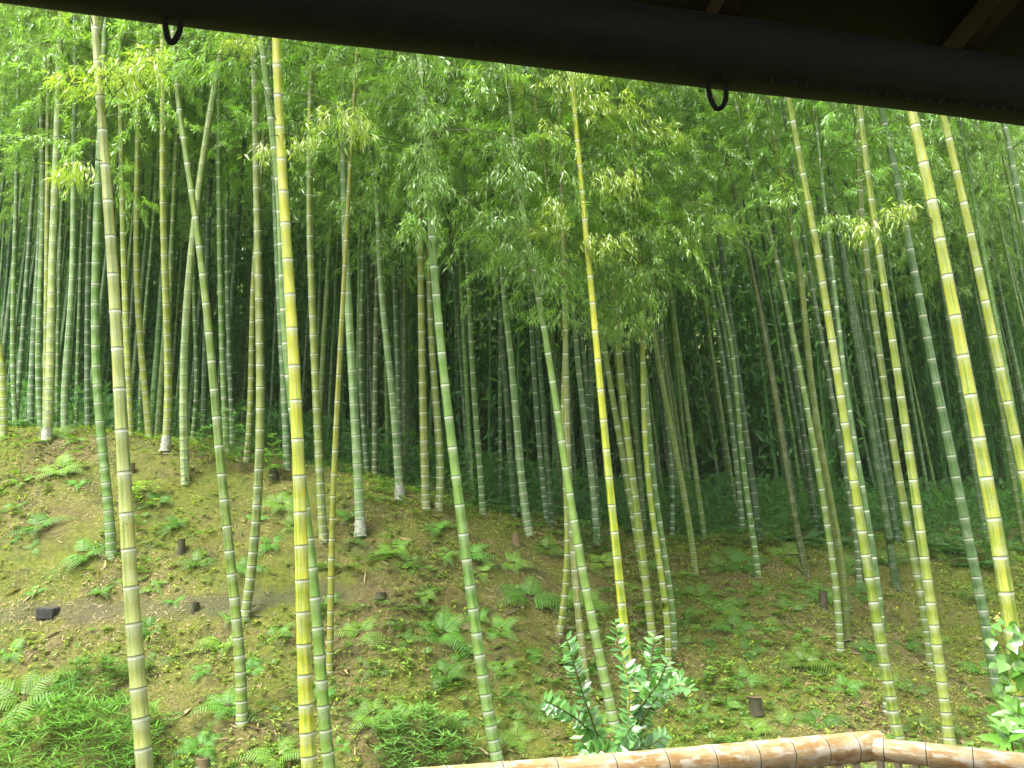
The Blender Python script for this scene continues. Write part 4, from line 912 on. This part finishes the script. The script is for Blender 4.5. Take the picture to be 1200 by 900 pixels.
for k in range(12):
    c = at_depth(1168 + g.normal(0, 2), 725 + g.normal(0, 2), VY - .15); tube(bd, np.array([c, c + [0, 0, .004], c + [0, 0, .009]]), [.003, .006, .002], 5, 0)
sm.build('stem', M_STEM, vine, origin=vb); lm.build('foliage', M_BROAD, vine, True, origin=vb); bd.build('flower_bud', M_BUD, vine, origin=vb)
tag(vine, 'heart-leaved climbing vine around the foot of the stout yellow bamboo', 'vine')

# ------------------------------------------------------------------ the veranda: eave beam, rafters, roof, deck
ZB = 2.4 + 1.10
pa, pb = at_height(60, 0, ZB), at_height(1200, 140, ZB)
ud = nrm((pb - pa) * np.array([1, 1, 0])); nd_ = np.array([-ud[1], ud[0], 0.0])      # along the beam, and outwards
DECK = 0.9; RB = .088
mid = pa + ud * (np.dot(-pa, ud) if False else (pb - pa) @ ud * .5)
ctr = mid + np.array([0, 0, RB * .82 + .04]) - nd_ * (-RB * .56)
house = empty('veranda', np.array([ctr[0], ctr[1], DECK]) - nd_ * 2)
HO = np.array(house.location)
mb = MB(); s = np.linspace(-4.2, 3.6, 60)
wob = np.array([.003 * math.sin(q * 2.1) for q in s])
tube(mb, ctr + ud * s[:, None] + np.array([0, 0, 1.0]) * wob[:, None], RB + .002 * np.sin(s * 5), 28, 0)
# a row of nail heads along the under side
for q in np.arange(-3.2, 3.0, .033):
    a = R(-66); c = ctr + ud * q + (-nd_ * math.cos(a) + np.array([0, 0, 1.0]) * math.sin(a)) * (RB + .0005)
    d = -nd_ * math.cos(a) + np.array([0, 0, 1.0]) * math.sin(a)
    tube(mb, np.array([c - d * .003, c + d * .0012, c + d * .002]), [.0075, .007, .002], 7, 1)
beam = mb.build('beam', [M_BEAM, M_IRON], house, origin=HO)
def hook(px, py, wpx, hpx):
    d = ray(px, py); tt = ((ctr - EYE) @ nd_) / (d @ nd_); C = EYE + d * tt; k = tt * np.linalg.norm(d) / F / 1.1
    w, h = wpx * k, hpx * k; th = np.linspace(0, math.pi, 15)
    loop = [C + ud * (-w / 2) + np.array([0, 0, h * 1.0])] + [C + ud * (-w / 2 * math.cos(a)) + np.array([0, 0, h * .35 - h * .75 * math.sin(a)]) for a in th] + [C + ud * (w / 2) + np.array([0, 0, h * 1.0])]
    m = MB(); L_ = np.array(loop); L_[:, :] += g.normal(0, .0008, L_.shape); tube(m, L_, .0066, 8, 0)
    hk = m.build('hook', M_IRON, house, origin=HO); return hk
hook(202, 36, 16, 36); hook(841, 112, 24, 44)
rs = R(17)
rd = -nd_ * math.cos(rs) + np.array([0, 0, 1.0]) * math.sin(rs)                       # rafters rise inwards
def u_of(px, py):
    d = ray(px, py); tt = ((ctr - EYE) @ nd_) / (d @ nd_); return float((EYE + d * tt - ctr) @ ud)
u1, u2 = u_of(846, 18), u_of(1128, 60); sp = u2 - u1
rn = np.cross(ud, rd); rn = rn if rn[2] > 0 else -rn
top = ctr + np.array([0, 0, RB + .005])
for k in range(-6, 4):
    m = MB(); c = top + ud * (u1 + k * sp) + rd * 1.90 + rn * .03
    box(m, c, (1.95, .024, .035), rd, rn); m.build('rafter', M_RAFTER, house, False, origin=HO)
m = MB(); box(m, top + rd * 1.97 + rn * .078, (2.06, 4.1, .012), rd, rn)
m.build('roof', M_BOARD, house, False, origin=HO)  # carried back out of view so it shades the beam's inner side
for q in (.35, .95, 1.6, 2.3):
    m = MB(); box(m, top + rd * q + rn * .046 + ud * -.3, (4.0, .02, .018), ud, rn); m.build('batten', M_RAFTER, house, False, origin=HO)
# rails
ZR = 1.75
c0 = at_height(1012, 876, ZR); l0 = at_height(560, 914, ZR); r0 = at_height(1200, 898, ZR)
ra = nrm((c0 - l0) * np.array([1, 1, 0])); rb_ = nrm((r0 - c0) * np.array([1, 1, 0]))
box_m = MB(); box(box_m, HO + np.array([0, 0, -.06]) + nd_ * .95, (4.2, 2.6, .06), ud); box_m.build('deck', M_BOARD, house, False, origin=HO)
m = MB(); box(m, HO - nd_ * 1.7 + np.array([0, 0, 1.5]), (4.2, .06, 1.5), ud); m.build('wall', M_DARK_WALL, house, False, origin=HO)  # unseen back wall, added behind the camera to keep the beam dark
tag(house, 'dark veranda eave with a round beam, iron hooks and pale rafters overhead', 'veranda')
def post(p, z0, z1, r, name, par, mat, org):
    m = MB(); tube(m, np.array([[p[0], p[1], z] for z in np.linspace(z0, z1, 6)]), r, 10, 0); return m.build(name, mat, par, origin=org)
rail = empty('bamboo_railing', np.array([c0[0], c0[1], DECK])); RO = np.array(rail.location)
def bamboo_bar(A, B, rA, rB, nodes, name, org, par):
    m = MB(); L_ = np.linalg.norm(B - A); d = (B - A) / L_
    S = [0.0]; Bd = [0.0]; Mu = [1.0]
    for s_ in nodes:
        for dd, b_, mu in ((-.05, 0, 1.0), (-.02, .2, 1.0), (-.0022, .35, 1.03), (-.0012, -1, 1.02), (.0012, -1, 1.02), (.0022, .3, 1.03), (.012, 0, 1.0)):
            if S[-1] < s_ + dd < L_: S.append(s_ + dd); Bd.append(b_); Mu.append(mu)
    S.append(L_ - .004); Bd.append(0); Mu.append(1); S.append(L_); Bd.append(0); Mu.append(.93)
    S = np.array(S); rr = (rA + (rB - rA) * S / L_) * np.array(Mu)
    tube(m, A + d * S[:, None] + np.array([0, 0, 1.0]) * (.004 * np.sin(S * 2.3))[:, None], rr, 22, 0, np.array(Bd), True, S)
    return m.build(name, M_RAIL, par, origin=org)
r1 = 15.0 * np.linalg.norm(c0 - EYE) / F / 1.06
A = c0 - ra * 3.0; L_ = 3.0 + .035
def s_of(px):
    d = ray(px, 880); Mx = np.array([[ra[0], -d[0]], [ra[1], -d[1]]]); q = np.linalg.solve(Mx, EYE[:2] - A[:2]); return q[0]
nodes = [s_of(x) for x in (650, 717, 777, 832, 882, 923, 963, 998)]; nn = nodes[0]
while nn > .15: nn -= .15; nodes.insert(0, nn)
bamboo_bar(A, c0 + ra * .06, r1 * 1.02, r1, nodes, 'thick_rail', RO, rail)
r2 = 11.5 * np.linalg.norm(c0 - EYE) / F / 1.08
A2 = c0 + rb_ * (r1 * .6); 
def s2_of(px):
    d = ray(px, 880); Mx = np.array([[rb_[0], -d[0]], [rb_[1], -d[1]]]); q = np.linalg.solve(Mx, EYE[:2] - A2[:2]); return q[0]
n2 = [s2_of(x) for x in (1037, 1086, 1140)] + [s2_of(1140) + .17 * k for k in range(1, 9)]
bamboo_bar(A2, A2 + rb_ * 2.0, r2, r2 * 1.03, n2, 'thin_rail', RO, rail)
for k in range(42):
    p = c0 - ra * (.03 + k * .062); o = post(p, DECK - .1, ZR - r1 * .5, .0115, 'picket', rail, M_PICKET, RO)
for k in range(28):
    p = c0 + rb_ * (.045 + k * .048); o = post(p, DECK - .1, ZR - r2 * .5, .0115, 'picket', rail, M_PICKET, RO)
th = np.arange(20) / 20 * 6.2832; e1 = np.array([0, 0, 1.0]); cc_ = c0 + ra * .0615
m = MB(); m.add([cc_ + r1 * .72 * (rb_ * 0 + nrm(np.cross(ra, e1)) * math.cos(a) + e1 * math.sin(a)) for a in th], np.arange(20)[None, :]); m.build('hollow_shade', M_IRON, rail, False, origin=RO)  # flat black disc painting the shade inside the rail's open end
tag(rail, 'pale bamboo railing with a thick scorched rail meeting a thinner one at the corner', 'railing')

# ------------------------------------------------------------------ damp air
hz_m, nt_, N_, L__ = newmat('haze_air'); o_ = N_.new('ShaderNodeOutputMaterial'); pv = N_.new('ShaderNodeVolumePrincipled')
pv.inputs['Color'].default_value = (.93, .96, .92, 1); pv.inputs['Density'].default_value = .0007; L__.new(pv.outputs[0], o_.inputs['Volume'])
hb = MB(); box(hb, (0, 20, 18.0), (60, 50, 20)); tag(hb.build('haze', hz_m, None, False), 'thin damp haze hanging in the grove', 'haze', kind='stuff')
# ------------------------------------------------------------------ light, sky, camera
wd = bpy.data.worlds.new('World'); sc.world = wd; wd.use_nodes = True
nt = wd.node_tree; bgn = nt.nodes['Background']
sky = nt.nodes.new('ShaderNodeTexSky'); sky.sky_type = 'NISHITA'; sky.sun_disc = False
to_sun = nrm(np.array([-.42, -.40, 1.15])); el = math.asin(to_sun[2]); az = math.atan2(to_sun[0], to_sun[1])
sky.sun_elevation = el; sky.sun_rotation = az % (2 * math.pi); sky.dust_density = 6; sky.ozone_density = .3; sky.air_density = 1.0
hs = nt.nodes.new('ShaderNodeHueSaturation'); hs.inputs['Saturation'].default_value = .12
nt.links.new(sky.outputs[0], hs.inputs['Color']); nt.links.new(hs.outputs[0], bgn.inputs[0]); bgn.inputs[1].default_value = .13
sl = bpy.data.lights.new('sun', 'SUN'); sl.energy = 1.6; sl.angle = R(25); sl.color = (1.0, .95, .86)
so = bpy.data.objects.new('sun', sl); COL.objects.link(so)
import mathutils
so.rotation_euler = mathutils.Vector(to_sun.tolist()).to_track_quat('Z', 'Y').to_euler(); so.location = (0, 0, 30)
cam = bpy.data.cameras.new('camera'); cam.sensor_width = 36; cam.lens = F / W * 36; cam.clip_end = 2000; cam.clip_start = .05
co = bpy.data.objects.new('camera', cam); COL.objects.link(co); co.location = EYE; co.rotation_euler = (math.pi / 2 + PITCH, 0, 0)
sc.camera = co
sc.view_settings.view_transform = 'Standard'; sc.view_settings.look = 'None'; sc.view_settings.gamma = 1; sc.view_settings.use_curve_mapping = False
sc.view_settings.exposure = 2.05
sc.render.engine = 'CYCLES'; cy = sc.cycles
cy.max_bounces = 9; cy.diffuse_bounces = 6; cy.glossy_bounces = 2; cy.transmission_bounces = 4; cy.transparent_max_bounces = 4
cy.use_denoising = True; cy.caustics_reflective = False; cy.caustics_refractive = False
